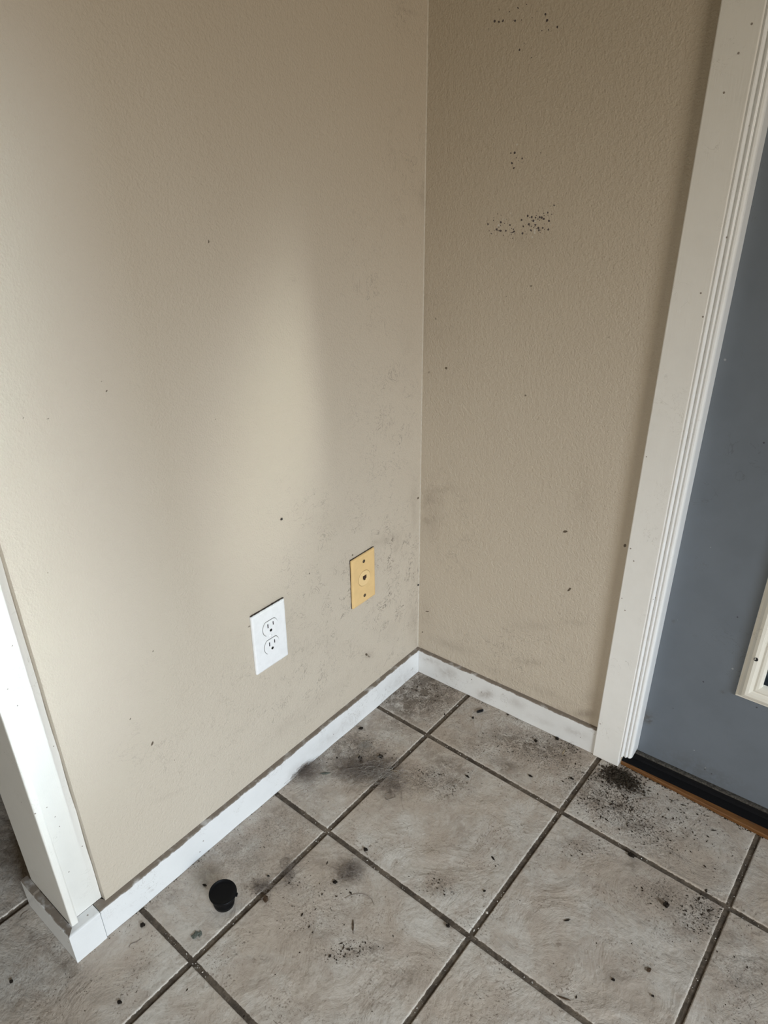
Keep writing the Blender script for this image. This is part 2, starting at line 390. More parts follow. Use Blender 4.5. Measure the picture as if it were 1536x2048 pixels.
WALLA_DOT = [
    (-0.3922, 0.5737, 0.0029, -0.0012, -0.0002, -0.0023, 1.5),
    (-0.4767, 1.0238, 0.0018, -0.0002, -0.0002, -0.0016, 1.2),
    (-0.6116, 1.0486, 0.0023, -0.0002, -0.0001, -0.0009, 0.8),
    (-0.66, 0.8668, 0.0012, -0.0002, -0.0002, -0.001, 1.0),
    (-0.6633, 0.8805, 0.0011, -0.0003, -0.0002, -0.001, 1.0),
    (-0.7843, 0.6611, 0.0015, -0.0007, -0.0003, -0.0013, 0.9),
    (-0.6973, 0.3013, 0.0014, -0.0018, -0.0022, -0.0033, 1.2),
    (-0.7557, 0.431, 0.0009, -0.0013, -0.0011, -0.001, 0.9),
    (-0.6655, 0.4641, 0.0013, -0.0008, -0.0002, -0.0013, 1.0),
    (-0.723, 0.3716, 0.0011, -0.0008, -0.0003, -0.0013, 1.0),
    (-0.6671, 0.2409, 0.0013, -0.0011, -0.0003, -0.0015, 1.0),
    (-0.1852, 0.1566, 0.0037, -0.0049, -0.0021, -0.0007, 1.3),
    (-0.1772, 0.1462, 0.0037, -0.005, -0.0027, -0.0009, 0.8),
    (-0.7671, 0.8618, 0.0012, -0.0003, -0.0003, -0.0011, 0.9),
    (-0.7391, 0.853, 0.0023, -0.0006, -0.0002, -0.001, 0.8),
    (-0.7526, 0.868, 0.0023, -0.0007, -0.0002, -0.0009, 0.7),
    (-0.3362, 0.4374, 0.002, -0.001, -0.0002, -0.0017, 1.0),
    (-0.2188, 0.4215, 0.0026, -0.0012, -0.0001, -0.002, 1.0),
    (-0.5013, 0.7838, 0.0014, -0.0004, -0.0002, -0.0012, 0.7),
    (-0.1899, 0.3986, 0.0021, -0.001, 0.0, -0.0016, 0.9),
    (-0.0081, 0.463, 0.0036, -0.0013, 0.0001, -0.0028, 1.0),
    (0.0041, 0.469, 0.0028, -0.0017, -0.0015, -0.0023, 1.0),
    (-0.4842, 0.4041, 0.005, -0.0007, 0.0005, -0.0018, 0.7),
]
WALLB_SMUDGE = [
    (0.0273, 0.4631, 0.0272, 0.008, 0.0005, -0.0212, 0.5),
    (0.0234, 0.4141, 0.0252, 0.008, 0.0009, -0.0366, 0.55),
    (0.0489, 0.4927, 0.0474, 0.0174, 0.001, -0.0078, 0.35),
    (0.412, 0.0815, 0.0242, 0.0135, 0.0014, -0.0115, 1.0),
    (0.3645, 0.0592, 0.0313, 0.0032, -0.0023, -0.0145, 0.5),
    (0.0883, 0.1099, 0.0618, 0.0047, -0.0032, -0.0123, 0.5),
    (0.2857, 0.155, 0.0331, 0.0126, 0.0001, -0.008, 0.5),
    (0.231, 0.0937, 0.0673, 0.0057, -0.0031, -0.0148, 0.25),
    (0.3698, 0.2952, 0.0246, 0.0081, 0.0004, -0.0083, 0.35),
    (0.288, 0.2509, 0.0425, 0.0143, 0.0002, -0.0125, 0.3),
    (0.4226, 0.125, 0.0197, 0.0106, 0.0032, -0.025, 0.3),
    (0.0183, 0.1639, 0.0191, 0.0081, 0.0009, -0.0423, 0.3),
    (0.3523, 0.5588, 0.0182, 0.0054, 0.0074, -0.0595, 0.2),
    (0.0377, 0.8402, 0.0431, 0.0055, 0.0018, -0.056, 0.15),
    (0.1987, 0.9909, 0.0527, 0.0035, 0.0014, -0.0155, 0.18),
    (0.0035, 0.8727, 0.0067, 0.0008, 0.002, -0.0937, 0.3),
    (0.338, 0.0934, 0.0615, -0.0003, -0.0025, -0.0114, 0.3),
]
WALLB_SCRIB = [
    (0.0762, 0.4188, 0.0709, 0.0227, 0.0058, -0.1478, 0.5),
    (0.2141, 0.1546, 0.1328, 0.0623, 0.0059, -0.0805, 0.6),
    (0.038, 0.831, 0.0538, 0.0071, 0.0037, -0.1148, 0.35),
    (0.3636, 0.3458, 0.0384, 0.0156, 0.0167, -0.1385, 0.4),
    (0.2798, 0.0906, 0.1079, 0.0557, 0.0049, -0.054, 0.5),
]
WALLB_SPECK = [
    (0.2128, 1.0132, 0.0175, 0.001, 0.0014, -0.0144, 0.85),
    (0.2235, 1.0288, 0.0223, 0.0011, 0.001, -0.0104, 0.5),
    (0.172, 1.0032, 0.0119, 0.0007, 0.0006, -0.007, 0.75),
    (0.1449, 1.0031, 0.0113, 0.0007, 0.0004, -0.0063, 0.8),
    (0.155, 1.0193, 0.0202, 0.001, 0.0006, -0.0077, 0.3),
    (0.1743, 1.1159, 0.0122, 0.0001, 0.0011, -0.0128, 0.3),
    (0.1714, 1.098, 0.0071, 0.0001, 0.0004, -0.0043, 0.3),
    (0.1588, 1.2975, 0.0325, -0.0025, 0.0008, -0.0099, 0.3),
    (0.1745, 1.2592, 0.0164, -0.001, 0.0009, -0.0101, 0.2),
    (0.2042, 1.2849, 0.0079, -0.0006, 0.0013, -0.0122, 0.2),
    (0.1955, 1.0061, 0.0143, 0.0008, 0.0003, -0.0038, 0.3),
    (0.2173, 1.1161, 0.0101, 0.0001, 0.0008, -0.0083, 0.07),
    (0.1773, 1.028, 0.0126, 0.0006, 0.0004, -0.0045, 0.1),
]
WALLB_DOT = [
    (0.0552, 0.7521, 0.0033, 0.0006, 0.0001, -0.0033, 0.95),
    (0.0157, 0.7365, 0.0042, 0.0007, 0.0001, -0.0032, 0.62),
    (0.2232, 0.7301, 0.0031, 0.0006, 0.0003, -0.0029, 0.62),
    (0.3596, 0.8544, 0.0033, 0.0005, 0.0003, -0.0024, 0.55),
    (0.3269, 0.4854, 0.0044, 0.0015, 0.0002, -0.0021, 1.4),
    (0.3492, 0.3633, 0.0029, 0.0038, 0.0013, -0.0014, 1.1),
    (0.3508, 0.3674, 0.002, 0.0008, 0.0002, -0.0018, 1.2),
    (0.4404, 0.494, 0.0022, 0.0008, 0.0004, -0.0029, 1.5),
    (0.2162, 0.9195, 0.0031, 0.0003, 0.0002, -0.0016, 0.8),
    (0.2776, 0.8768, 0.0017, 0.0002, 0.0001, -0.0013, 0.9),
    (0.1709, 0.8974, 0.0019, 0.0002, 0.0001, -0.0013, 0.7),
    (0.0249, 0.1765, 0.0068, 0.0029, 0.0, -0.0014, 0.9),
    (0.0123, 0.1128, 0.0022, 0.001, 0.0, -0.0023, 1.0),
    (0.2116, 0.7821, 0.0015, 0.0003, 0.0001, -0.0014, 0.9),
    (0.0289, 0.8409, 0.0015, 0.0009, 0.0029, -0.0036, 0.7),
    (0.4544, 1.0866, 0.0013, 0.0, 0.0002, -0.0013, 0.5),
    (0.2514, 0.6917, 0.0023, 0.0005, 0.0001, -0.0015, 0.7),
    (0.3264, 1.2065, 0.0013, -0.0001, 0.0001, -0.0009, 0.9),
]
BASEA_SMUDGE = [
    (-0.4093, 0.0009, 0.0294, -0.0019, 0.0103, -0.0244, 0.5),
    (-0.3266, 0.0254, 0.0488, -0.0026, 0.0083, -0.0177, 0.25),
    (-0.2559, 0.0284, 0.0388, -0.0019, 0.0074, -0.0146, 0.25),
    (-0.0819, 0.0226, 0.0452, -0.0022, 0.0117, -0.0198, 0.3),
]
BASEB_SMUDGE = [
    (0.1912, 0.026, 0.0173, 0.0092, 0.0008, -0.0128, 0.85),
    (0.0909, 0.0379, 0.0273, 0.0005, -0.006, -0.0194, 0.5),
    (0.0447, 0.0493, 0.0305, 0.0004, -0.0032, -0.0097, 0.4),
    (0.2653, 0.041, 0.0243, 0.0004, -0.003, -0.0121, 0.35),
    (0.4057, 0.0348, 0.0251, 0.0005, -0.0019, -0.0102, 0.4),
    (0.3268, 0.0248, 0.0318, 0.0007, -0.002, -0.009, 0.25),
    (0.0348, 0.0505, 0.0084, 0.004, 0.0001, -0.0029, 0.9),
]
DOOR_SMUDGE = [
    (0.526, 0.117, 0.0148, 0.0011, -0.0015, -0.0145, 0.9),
    (0.5371, 0.1101, 0.0071, -0.0012, -0.0014, -0.0065, 0.9),
    (0.6485, 0.2434, 0.0039, 0.0021, 0.0011, -0.0053, 0.5),
    (0.6453, 0.0446, 0.0832, 0.0003, -0.0027, -0.0267, 0.3),
    (0.5384, 0.3561, 0.0042, 0.0018, 0.0009, -0.0052, 0.6),
]
LITTER = [
    (0.525, -0.017, 0.0446, 0.0087, 0.006, -0.0369, 1.0, 260, 0.0009),
    (0.525, -0.0875, 0.0642, 0.0138, 0.0082, -0.0487, 1.0, 420, 0.0007),
    (0.6008, -0.092, 0.0726, -0.0118, -0.0022, -0.0416, 1.0, 330, 0.0007),
    (0.3749, -0.0363, 0.0798, -0.0005, 0.0059, -0.0414, 1.0, 260, 0.0006),
    (0.2943, -0.0833, 0.0604, 0.0121, 0.01, -0.0337, 1.0, 160, 0.0006),
    (0.0661, -0.059, 0.0816, 0.0149, 0.0217, -0.0519, 1.0, 260, 0.0006),
    (0.0648, -0.2865, 0.0278, 0.0597, 0.0443, -0.0295, 1.0, 150, 0.0006),
    (0.2341, -0.2521, 0.0532, 0.0262, 0.0145, -0.0275, 1.0, 160, 0.0006),
    (0.739, -0.2057, 0.0289, 0.0226, 0.0122, -0.0387, 1.0, 260, 0.0007),
    (0.6747, -0.2123, 0.0364, 0.0051, 0.0007, -0.0256, 1.0, 90, 0.0006),
    (0.3289, -0.6134, 0.0277, 0.0386, 0.0132, -0.0088, 1.0, 80, 0.0008),
    (0.2331, -0.5824, 0.0667, 0.0522, 0.0355, -0.0381, 1.0, 120, 0.0006),
    (0.662, -0.0282, 0.0639, -0.0041, -0.0012, -0.0495, 1.0, 120, 0.0009),
    (0.5342, -0.2144, 0.0322, 0.0082, 0.0047, -0.0268, 1.0, 60, 0.0006),
    (0.0705, -0.5214, 0.021, 0.0833, 0.0468, -0.0161, 1.0, 140, 0.0004),
    (0.401, 0.0028, 0.0255, -0.0018, 0.0021, -0.0201, 1.0, 120, 0.0006),
    (0.8208, -0.2725, 0.0296, 0.0232, 0.0121, -0.0451, 1.0, 70, 0.0005),
    (-0.0212, -0.9181, 0.0554, 0.0073, 0.0024, -0.0087, 1.0, 60, 0.0005),
    (0.3679, -0.4375, 0.0403, 0.0123, 0.0062, -0.0195, 1.0, 70, 0.0006),
]
PILE = [
    (0.5191, -0.0153, 0.0356, 0.0088, 0.005, -0.0265, 1.0, 620, 0.001),
    (0.4975, -0.0262, 0.0257, 0.0123, 0.0055, -0.0179, 1.0, 240, 0.0008),
    (0.5432, -0.0184, 0.0269, 0.0017, 0.0017, -0.0186, 1.0, 260, 0.001),
    (0.5118, -0.0081, 0.016, 0.0053, 0.0027, -0.012, 1.0, 200, 0.0011),
]
BITS = [
    ('pebble', 0.6898, -0.2255, 0.0042, 'DK', 0.8, 1.1, 0.5, 'dark pebble on the tile in front of the door, near its right grout line', 'pebble', None),
    ('seed', 0.7081, -0.346, 0.0026, 'BRN', 0.6, 1.6, 1.2, 'oval brown seed alone on the large right-hand tile', 'seed', None),
    ('dirt_clump', 0.6086, -0.1712, 0.004, 'DK', 0.7, 1.5, 0.1, 'dark dirt clump just below the grout line in front of the threshold', 'dirt', None),
    ('dirt_clump', 0.4275, -0.4839, 0.0028, 'DK', 0.7, 1.1, 0.1, 'dark dirt clump just above the central crossing of grout lines', 'dirt', None),
    ('crumb', 0.23, -0.4608, 0.003, 'DK', 0.7, 1.3, 0.1, 'dark crumb on the central tile below the hair tufts', 'crumb', None),
    ('crumb', 0.2308, -0.5427, 0.0033, 'DK', 0.6, 1.2, 0.3, 'dark crumb beside the soft hair wad on the near tile', 'crumb', None),
    ('dirt_clump', 0.162, -0.64, 0.004, 'BRN', 0.6, 1.7, -0.6, 'brown dirt clump by the grout line right of the black plug', 'dirt', None),
    ('crumb', 0.0267, -0.2395, 0.0034, 'DK', 0.7, 1.4, 0.8, 'dark crumb on the tile beside the left baseboard near the corner', 'crumb', None),
    ('crumb', 0.0827, -0.3055, 0.0038, 'DK', 0.6, 1.7, -0.3, 'dark crumb tangled in the big hair tuft, its left one', 'crumb', None),
    ('crumb', 0.1107, -0.2743, 0.004, 'DK', 0.6, 1.3, 0.5, 'dark crumb tangled in the big hair tuft, its right one', 'crumb', None),
    ('bead', 0.1987, -0.06, 0.0023, 'DK', 0.9, 1.0, 0, 'tiny round black bead beside the black ferrule', 'bead', None),
    ('crumb', 0.3388, -0.0328, 0.003, 'DK', 0.7, 1.2, 0, 'black crumb midway along the foot of the rear baseboard', 'crumb', None),
    ('crumb', 0.3716, 0.001, 0.0028, 'DK', 0.7, 1.3, 0, 'black crumb touching the rear baseboard left of the casing', 'crumb', None),
    ('seed', 0.2804, -0.2049, 0.002, 'DK', 0.7, 2.2, -0.1, 'thin dark seed on the central tile under the rear grout line', 'seed', None),
    ('seed', 0.3781, -0.1243, 0.0018, 'DK', 0.7, 2.6, 0.0, 'thin dark seed on the rear tile, near its front grout line', 'seed', None),
    ('seed', 0.4457, -0.0779, 0.0019, 'DK', 0.7, 2.2, 0.0, 'thin dark seed near the right end of the rear tile', 'seed', None),
    ('seed', 0.4181, -0.3307, 0.0016, 'DK', 0.7, 2.6, -0.4, 'thin dark seed alone near the middle right of the central tile', 'seed', None),
    ('crumb', 0.039, -0.7982, 0.0036, 'DK', 0.6, 1.1, 0.4, 'black crumb by the baseboard corner at the free wall end', 'crumb', None),
    ('crumb', 0.4405, -0.3941, 0.0017, 'DK', 0.7, 1.2, 0.4, 'small dark crumb near the front corner of the central tile', 'crumb', None),
    ('lint', 0.0503, -0.3793, 0.003, 'GRN', 0.35, 3.3, 0.75, 'grey-green lint strip between the two hair tufts', 'lint', None),
    ('lint', 0.1189, -0.7537, 0.004, 'GRN', 0.35, 1.6, 1.7, 'grey-green lint bit in front of the black plug, larger piece', 'lint', None),
    ('lint', 0.1226, -0.7476, 0.0026, 'GRN', 0.35, 1.8, -0.9, 'grey-green lint bit in front of the black plug, smaller piece', 'lint', None),
    ('crumb', 0.671, -0.3943, 0.0019, 'DK', 0.7, 1.3, 0.4, 'small dark crumb on the right-hand tile left of the brown seed', 'crumb', None),
    ('crumb', 0.7267, -0.3797, 0.0017, 'DK', 0.8, 1.2, 0.4, 'small dark crumb nearest the bottom edge below the brown seed', 'crumb', None),
    ('twig', 0.3071, -0.5817, 0.0012, 'BRN', 0.8, 8.0, 2.3, 'thin brown twig with dark tip lying on the near tile', 'twig', None),
    ('twig', 0.6249, -0.4662, 0.0012, 'BRN', 0.8, 8.0, 0.35, 'thin brown twig lying across the front grout line', 'twig', None),
    ('twig', 0.5733, -0.3524, 0.0011, 'DK', 0.8, 4.6, 0.9, 'short dark twig on the left part of the right-hand tile', 'twig', None),
    ('straw', 0.4, -0.0249, 0.001, 'TAN', 0.8, 8.0, 1.7, 'pale straw fibre by the rear baseboard beside the casing', 'straw', None),
    ('straw', 0.1582, -0.2855, 0.0009, 'TAN', 0.8, 10.0, 0.2, 'pale straw fibre at the right edge of the big hair tuft', 'straw', None),
    ('crumb', 0.1148, -0.8894, 0.0026, 'DK', 0.6, 1.4, 0.4, 'dark crumb on the tile in front of the free wall end', 'crumb', None),
    ('crumb', -0.0415, -0.9776, 0.0024, 'DK', 0.7, 1.1, 0.4, 'dark crumb near the left edge of the floor', 'crumb', None),
    ('crumb', 0.0595, -0.6889, 0.0019, 'DK', 0.8, 1.7, 0.4, 'small black crumb just left of the black plug', 'crumb', None),
    ('crumb', 0.1327, -0.6075, 0.0017, 'DK', 0.8, 1.4, 0.4, 'small black crumb between the black plug and the thin grout hair', 'crumb', None),
]
NAILS = [
    ('nail_mark', (0.0006, -0.004, 0.2417), 0.0022, 'dark nail head in the room corner above the baseboard'),
    ('nail_mark', (0.0002, -0.3922, 0.5737), 0.0017, 'tiny dark nail hole on the left wall above the outlets'),
]
TUFTS = [
    ((0.0192, -0.401), (0.0237, 0.0191), (0.0181, -0.0182), 0.022, 0.035, 300, 0.00013, 'HA', 'grey-brown hair tuft pressed against the left baseboard'),
    ((0.1042, -0.324), (0.0503, 0.0509), (0.02, -0.02), 0.012, 0.05, 420, 0.00014, 'HA', 'largest grey hair tuft, sprawled across the tile near the corner'),
    ((0.1282, -0.313), (0.0395, 0.0319), (0.0132, -0.0156), 0.014, 0.05, 120, 0.00018, 'HL', None),
    ((0.1757, -0.3154), (0.0186, 0.015), (0.0184, -0.0229), 0.008, 0.04, 90, 0.00012, 'HA', 'loose hair tuft over the grout line right of the largest tuft'),
    ((0.2383, -0.5095), (0.0104, 0.0245), (0.0139, -0.0067), 0.01, 0.03, 170, 0.00012, 'HA', 'soft hair wad on the near tile between the grout lines'),
    ((0.1543, -0.5764), (0.0068, 0.0056), (0.0247, -0.0239), 0.006, 0.035, 90, 0.00012, 'HA', 'long thin hair strand bundle crossing the grout line'),
    ((0.1382, -0.6298), (0.0108, 0.0129), (0.008, -0.0053), 0.007, 0.025, 110, 0.00012, 'HA', 'small hair wad on the grout line right of the black plug'),
    ((0.0638, -0.2693), (0.0116, 0.0093), (0.0092, -0.0106), 0.006, 0.025, 80, 0.00015, 'HL', 'small pale fluff ring on the tile above the largest tuft'),
]
HAIRS = [
    ([(0.1797, -0.3437), (0.1827, -0.3351), (0.1911, -0.3314), (0.1979, -0.3352), (0.1941, -0.3429), (0.1903, -0.3506), (0.1842, -0.3478)], 'single curled hair looped on the tile right of the largest tuft'),
    ([(0.0529, -0.8335), (0.0498, -0.8278), (0.0533, -0.8218), (0.0558, -0.8114)], 'single hair lying on the tile beside the baseboard corner'),
    ([(-0.1311, -0.9188), (-0.1346, -0.9127), (-0.1332, -0.9048)], 'single dark hair by the end of the wall end baseboard'),
    ([(0.5637, -0.0486), (0.5882, -0.0227), (0.594, -0.0225)], 'single short hair on the tile in front of the oak threshold strip'),
    ([(0.2647, -0.5543), (0.2697, -0.5409), (0.2811, -0.5293), (0.2971, -0.5258), (0.3098, -0.5316)], 'long faint arched hair on the near tile below the soft wad'),
]
CAP = (0.1112, -0.6881, 0.0)
FERRULE = (0.1998, -0.0331, 0.0)


# ---------------------------------------------------------------- floor
GX = [-0.152 - .3112 * k for k in range(8, 0, -1)] + [-0.152, .1484, .4642, .7703, 1.082, 1.393, 1.704, 2.015, 2.326, 2.637, 2.948]
GY = [-0.1624 - .3112 * k for k in range(13, 3, -1)] + [-1.0965, -.7825, -.4747, -.1624, .149]
off = (-.0062, -.0052, -.0046, -.004, -.0032, -.002, 0, .002, .0032, .004, .0046, .0052, .0062)
FX = coords(-2.6, 3.1, -.42, .96, .003, .06, [round(g + o, 5) for g in GX if -.5 < g < 1.1 for o in off])
FY = coords(-4.0, .16, -1.12, .06, .003, .06, [round(g + o, 5) for g in GY if -1.2 < g < .1 for o in off])
def dline(c, G): return np.min(np.abs(c[:, None] - np.array(G)[None, :]), axis=1)
fu, fv = np.meshgrid(FX, FY, indexing='ij'); fu, fv = fu.ravel(), fv.ravel()
gd = np.minimum(dline(fu, GX), dline(fv, GY))
def floor_fn(u, v):
    k = np.clip((gd - .0038) / .0022, 0, 1); h = -.0026 + .0026 * (k * k * (3 - 2 * k))
    r = .00045 * np.sin(u * 61 + 2.2 * np.sin(v * 37)) * np.cos(v * 53 + 1.7 * np.sin(u * 29))
    return np.stack([u, v, h + np.where(gd > .006, r * np.clip((gd - .006) / .02, 0, 1), 0)], -1)
FP = np.stack([fu, fv], -1)
ix = np.searchsorted(np.array(GX), fu); iy = np.searchsorted(np.array(GY), fv)
tone = ((ix * 7919 + iy * 104729) % 17) / 16.0
def floor_mat():
    t = NT('worn_clay_floor_tile')
    big = t.noise(5.5, 5, .62, .4); mid = t.noise(22, 5, .65, .5); fine = t.noise(150, 4, .65)
    c = t.mix(t.ramp(big, .38, .62), (.415, .352, .288), (.505, .470, .42))
    c = t.mix(t.ramp(mid, .40, .66, 0, .7), c, (.36, .30, .245))
    c = t.mix(t.ramp(fine, .45, .75, 0, .4), c, (.30, .25, .20))
    c = t.mix(t.math('MULTIPLY', t.attr('tone'), .16), c, (.33, .28, .235))
    sm = t.attr('smudge'); sp = t.attr('speck')
    f = t.math('MULTIPLY', sm, t.ramp(t.noise(58, 7, .78, .7), .38, .58, .10, 1.35), clamp=True)
    c = t.mix(t.math('MULTIPLY', f, .88), c, (.105, .080, .058))
    f = t.math('MULTIPLY', sp, t.ramp(t.noise(300, 3, .62, .4), .50, .58), clamp=True)
    c = t.mix(t.math('MULTIPLY', f, .8), c, (.06, .045, .035))
    # overall speckle of grime
    f = t.math('MULTIPLY', t.ramp(t.noise(240, 4, .65, .4), .56, .64), t.ramp(t.noise(14, 5, .65), .44, .62))
    c = t.mix(t.math('MULTIPLY', f, .75), c, (.11, .08, .058))
    f = t.math('MULTIPLY', t.ramp(t.noise(85, 6, .75, .8), .56, .66), t.ramp(t.noise(9, 4, .6, .6), .48, .62))
    c = t.mix(t.math('MULTIPLY', f, .5), c, (.16, .12, .09))
    w1 = t.noise(30, 3.5, .62, 1.4); ln = t.ramp(t.math('ABSOLUTE', t.math('SUBTRACT', w1, .5)), .002, .010, 1, 0)
    f = t.math('MULTIPLY', ln, t.math('MULTIPLY', t.ramp(t.noise(13, 2), .5, .62), t.math('ADD', sm, .25)), clamp=True)
    c = t.mix(t.math('MULTIPLY', f, .5), c, (.10, .08, .06))
    g = t.math('ADD', t.attr('gd'), t.math('MULTIPLY', t.math('SUBTRACT', t.noise(180, 4, .65), .5), .0028))
    gc = t.mix(t.ramp(t.noise(35, 4, .7), .35, .65), (.050, .037, .026), (.125, .097, .070))
    gc = t.mix(t.math('MULTIPLY', t.ramp(t.noise(420, 2), .62, .68), .5), gc, (.03, .025, .02))
    e = t.ramp(g, .0044, .0050)
    edge = t.math('MULTIPLY', t.ramp(g, .0052, .0072, 1, 0), .22)  # painted highlight: lighter rim along the tile edges
    c = t.mix(edge, c, (.50, .46, .41))
    c = t.mix(e, gc, c)
    hgt = t.math('MULTIPLY_ADD', t.noise(11, 6, .6, .8), .9, t.math('MULTIPLY', t.noise(75, 4, .6, .3), .25))
    t.bump(hgt, .8, .009)
    return t.base(c, t.ramp(e, 0, 1, .9, .46), .42)
fl = grid_mesh('floor', FX, FY, floor_fn, dict(gd=gd, tone=tone, smudge=np.clip(field(FP, FLOOR_SMUDGE), 0, 1.2), speck=np.clip(field(FP, FLOOR_SPECK), 0, 1)), floor_mat())
tag(fl, kind='structure')

# ---------------------------------------------------------------- walls
YE = -.8290                                                 # where the left wall's drywall stops behind its end board
WU = coords(YE, .0, YE, 0.0, .0022, .05); WV = coords(0, 2.45, 0, 1.40, .0022, .06)
pu, pv = np.meshgrid(WU, WV, indexing='ij'); PP = np.stack([pu.ravel(), pv.ravel()], -1)
# front sheet faces +x; rest of the wall is a box behind it
wl = grid_mesh('wall_left', WU, WV, lambda u, v: np.stack([np.zeros_like(u), u, v], -1),
    dict(smudge=np.clip(field(PP, WALLA_SMUDGE), 0, 1.1), scribble=np.clip(field(PP, WALLA_SCRIB), 0, 1), speck=np.zeros(len(PP)), dot=field(PP, WALLA_DOT)),
    WALL, boxes_geo([((-.126, YE, 0), (-.00005, .14, 2.45)), ((-.119, -.8755, 0), (-.0195, YE, 2.45))]))
tag(wl, kind='structure')
BU = coords(0, .505, 0, .46, .0022, .02)
pu, pv = np.meshgrid(BU, WV, indexing='ij'); PP = np.stack([pu.ravel(), pv.ravel()], -1)
wb = grid_mesh('wall_rear', BU, WV, lambda u, v: np.stack([u, np.zeros_like(u), v], -1),
    dict(smudge=np.clip(field(PP, WALLB_SMUDGE), 0, 1.1), scribble=np.clip(field(PP, WALLB_SCRIB), 0, 1), speck=np.clip(field(PP, WALLB_SPECK), 0, 1), dot=field(PP, WALLB_DOT)),
    WALL, boxes_geo([((-.02, .0005, 0), (.505, .12, 2.45)), ((1.42, 0, 0), (3.2, .12, 2.45)), ((.505, 0, 2.07), (1.42, .12, 2.45))]))
wb.matrix_world = ROTB; tag(wb, kind='structure')
PLAINW = simple('plain_wall_paint', (.36, .27, .17), .55, .3, .08, 60, .2)
CEIL = simple('ceiling_paint', (.30, .24, .16), .8, .2, .06, 90, .3)
def shell(name, bs, mat):
    V, F = boxes_geo(bs); o = mesh_obj(name, V, F, mat); return tag(o, kind='structure')
shell('wall_north', [((-2.7, .14, 0), (-.0, .26, 2.45))], PLAINW)
shell('wall_west', [((-2.72, -4.1, 0), (-2.6, .26, 2.45))], PLAINW)
shell('wall_east', [((3.1, -4.1, 0), (3.22, -1.95, 2.45)), ((3.1, -.65, 0), (3.22, .3, 2.45)), ((3.1, -1.95, 0), (3.22, -.65, .55)), ((3.1, -1.95, 1.85), (3.22, -.65, 2.45))], PLAINW)
bm = bmesh.new()  # frame of an added, unseen side window that houses the side fills
for a, b in [((3.08, -1.97, .53), (3.14, -1.92, 1.87)), ((3.08, -.68, .53), (3.14, -.63, 1.87)), ((3.08, -1.97, .53), (3.14, -.63, .58)), ((3.08, -1.97, 1.82), (3.14, -.63, 1.87))]: box(bm, a, b, .004, 1)
tag(bm_obj('added_side_window', bm, PANELW), kind='structure')
shell('ceiling', [((-2.72, -4.12, 2.45), (3.22, .36, 2.55))], CEIL)
# wall behind the photographer with its window opening
WX0, WX1, WZ0, WZ1 = .55, 2.65, .35, 1.95
shell('wall_front', [((-2.72, -4.12, 0), (WX0, -4.0, 2.45)), ((WX1, -4.12, 0), (3.22, -4.0, 2.45)), ((WX0, -4.12, 0), (WX1, -4.0, WZ0)), ((WX0, -4.12, WZ1), (WX1, -4.0, 2.45))], PLAINW)
bm = bmesh.new()
for a, b in [((WX0, -4.03, WZ0), (WX0 + .05, -3.98, WZ1)), ((WX1 - .05, -4.03, WZ0), (WX1, -3.98, WZ1)), ((WX0, -4.03, WZ0), (WX1, -3.98, WZ0 + .05)), ((WX0, -4.03, WZ1 - .05), (WX1, -3.98, WZ1))]: box(bm, a, b, .004, 1)
tag(bm_obj('window_1', bm, PANELW), kind='structure')

# ---------------------------------------------------------------- baseboards
TB, HB = .0104, .0645
def bb_field(o, blobs, ax):
    me = o.data; co = np.zeros(len(me.vertices) * 3); me.vertices.foreach_get('co', co); co = co.reshape(-1, 3)
    at = me.attributes.new('smudge', 'FLOAT', 'POINT'); at.data.foreach_set('value', np.clip(field(co[:, [ax, 2]], blobs), 0, 1).astype(np.float32))
def board(name, prof, s0, s1, fn, mat, n=120, blobs=(), ax=0):
    """profile (out, z) swept in many short steps so that grime can sit on it; fn(s, out, z) -> 3D"""
    V = []; F = []; m = len(prof)
    for k in range(n + 1):
        s = s0 + (s1 - s0) * k / n
        V += [fn(s, p, q) for p, q in prof]
    for k in range(n):
        for i in range(m): F.append((k * m + i, k * m + (i + 1) % m, (k + 1) * m + (i + 1) % m, (k + 1) * m + i))
    F.append(tuple(range(m))[::-1]); F.append(tuple(n * m + i for i in range(m)))
    o = mesh_obj(name, V, F, mat)
    bm = bmesh.new(); bm.from_mesh(o.data); bmesh.ops.recalc_face_normals(bm, faces=bm.faces); bm.to_mesh(o.data); bm.free()
    bb_field(o, blobs, ax); return o
zz = [HB * k / 14 for k in range(14)]
bprof = [(0, 0), (TB, 0)] + [(TB, z) for z in zz[1:13]] + [(TB, HB - .0022), (TB - .0004, HB - .0012), (TB - .0016, HB - .0004), (TB - .003, HB), (0, HB + .0002)]
def wob(s): return .0005 * math.sin(s * 23) + .0003 * math.sin(s * 71 + 1)
JOINT = -.845
def fa(s, p, q): return (p + (wob(s) if p > .003 else 0) if p > 0 or s > -.8285 else -.0098, s, q)
bl = board('baseboard_left', bprof, JOINT, -.0008, fa, BASEW, 200, BASEA_SMUDGE, 1)
tag(bl, kind='structure')
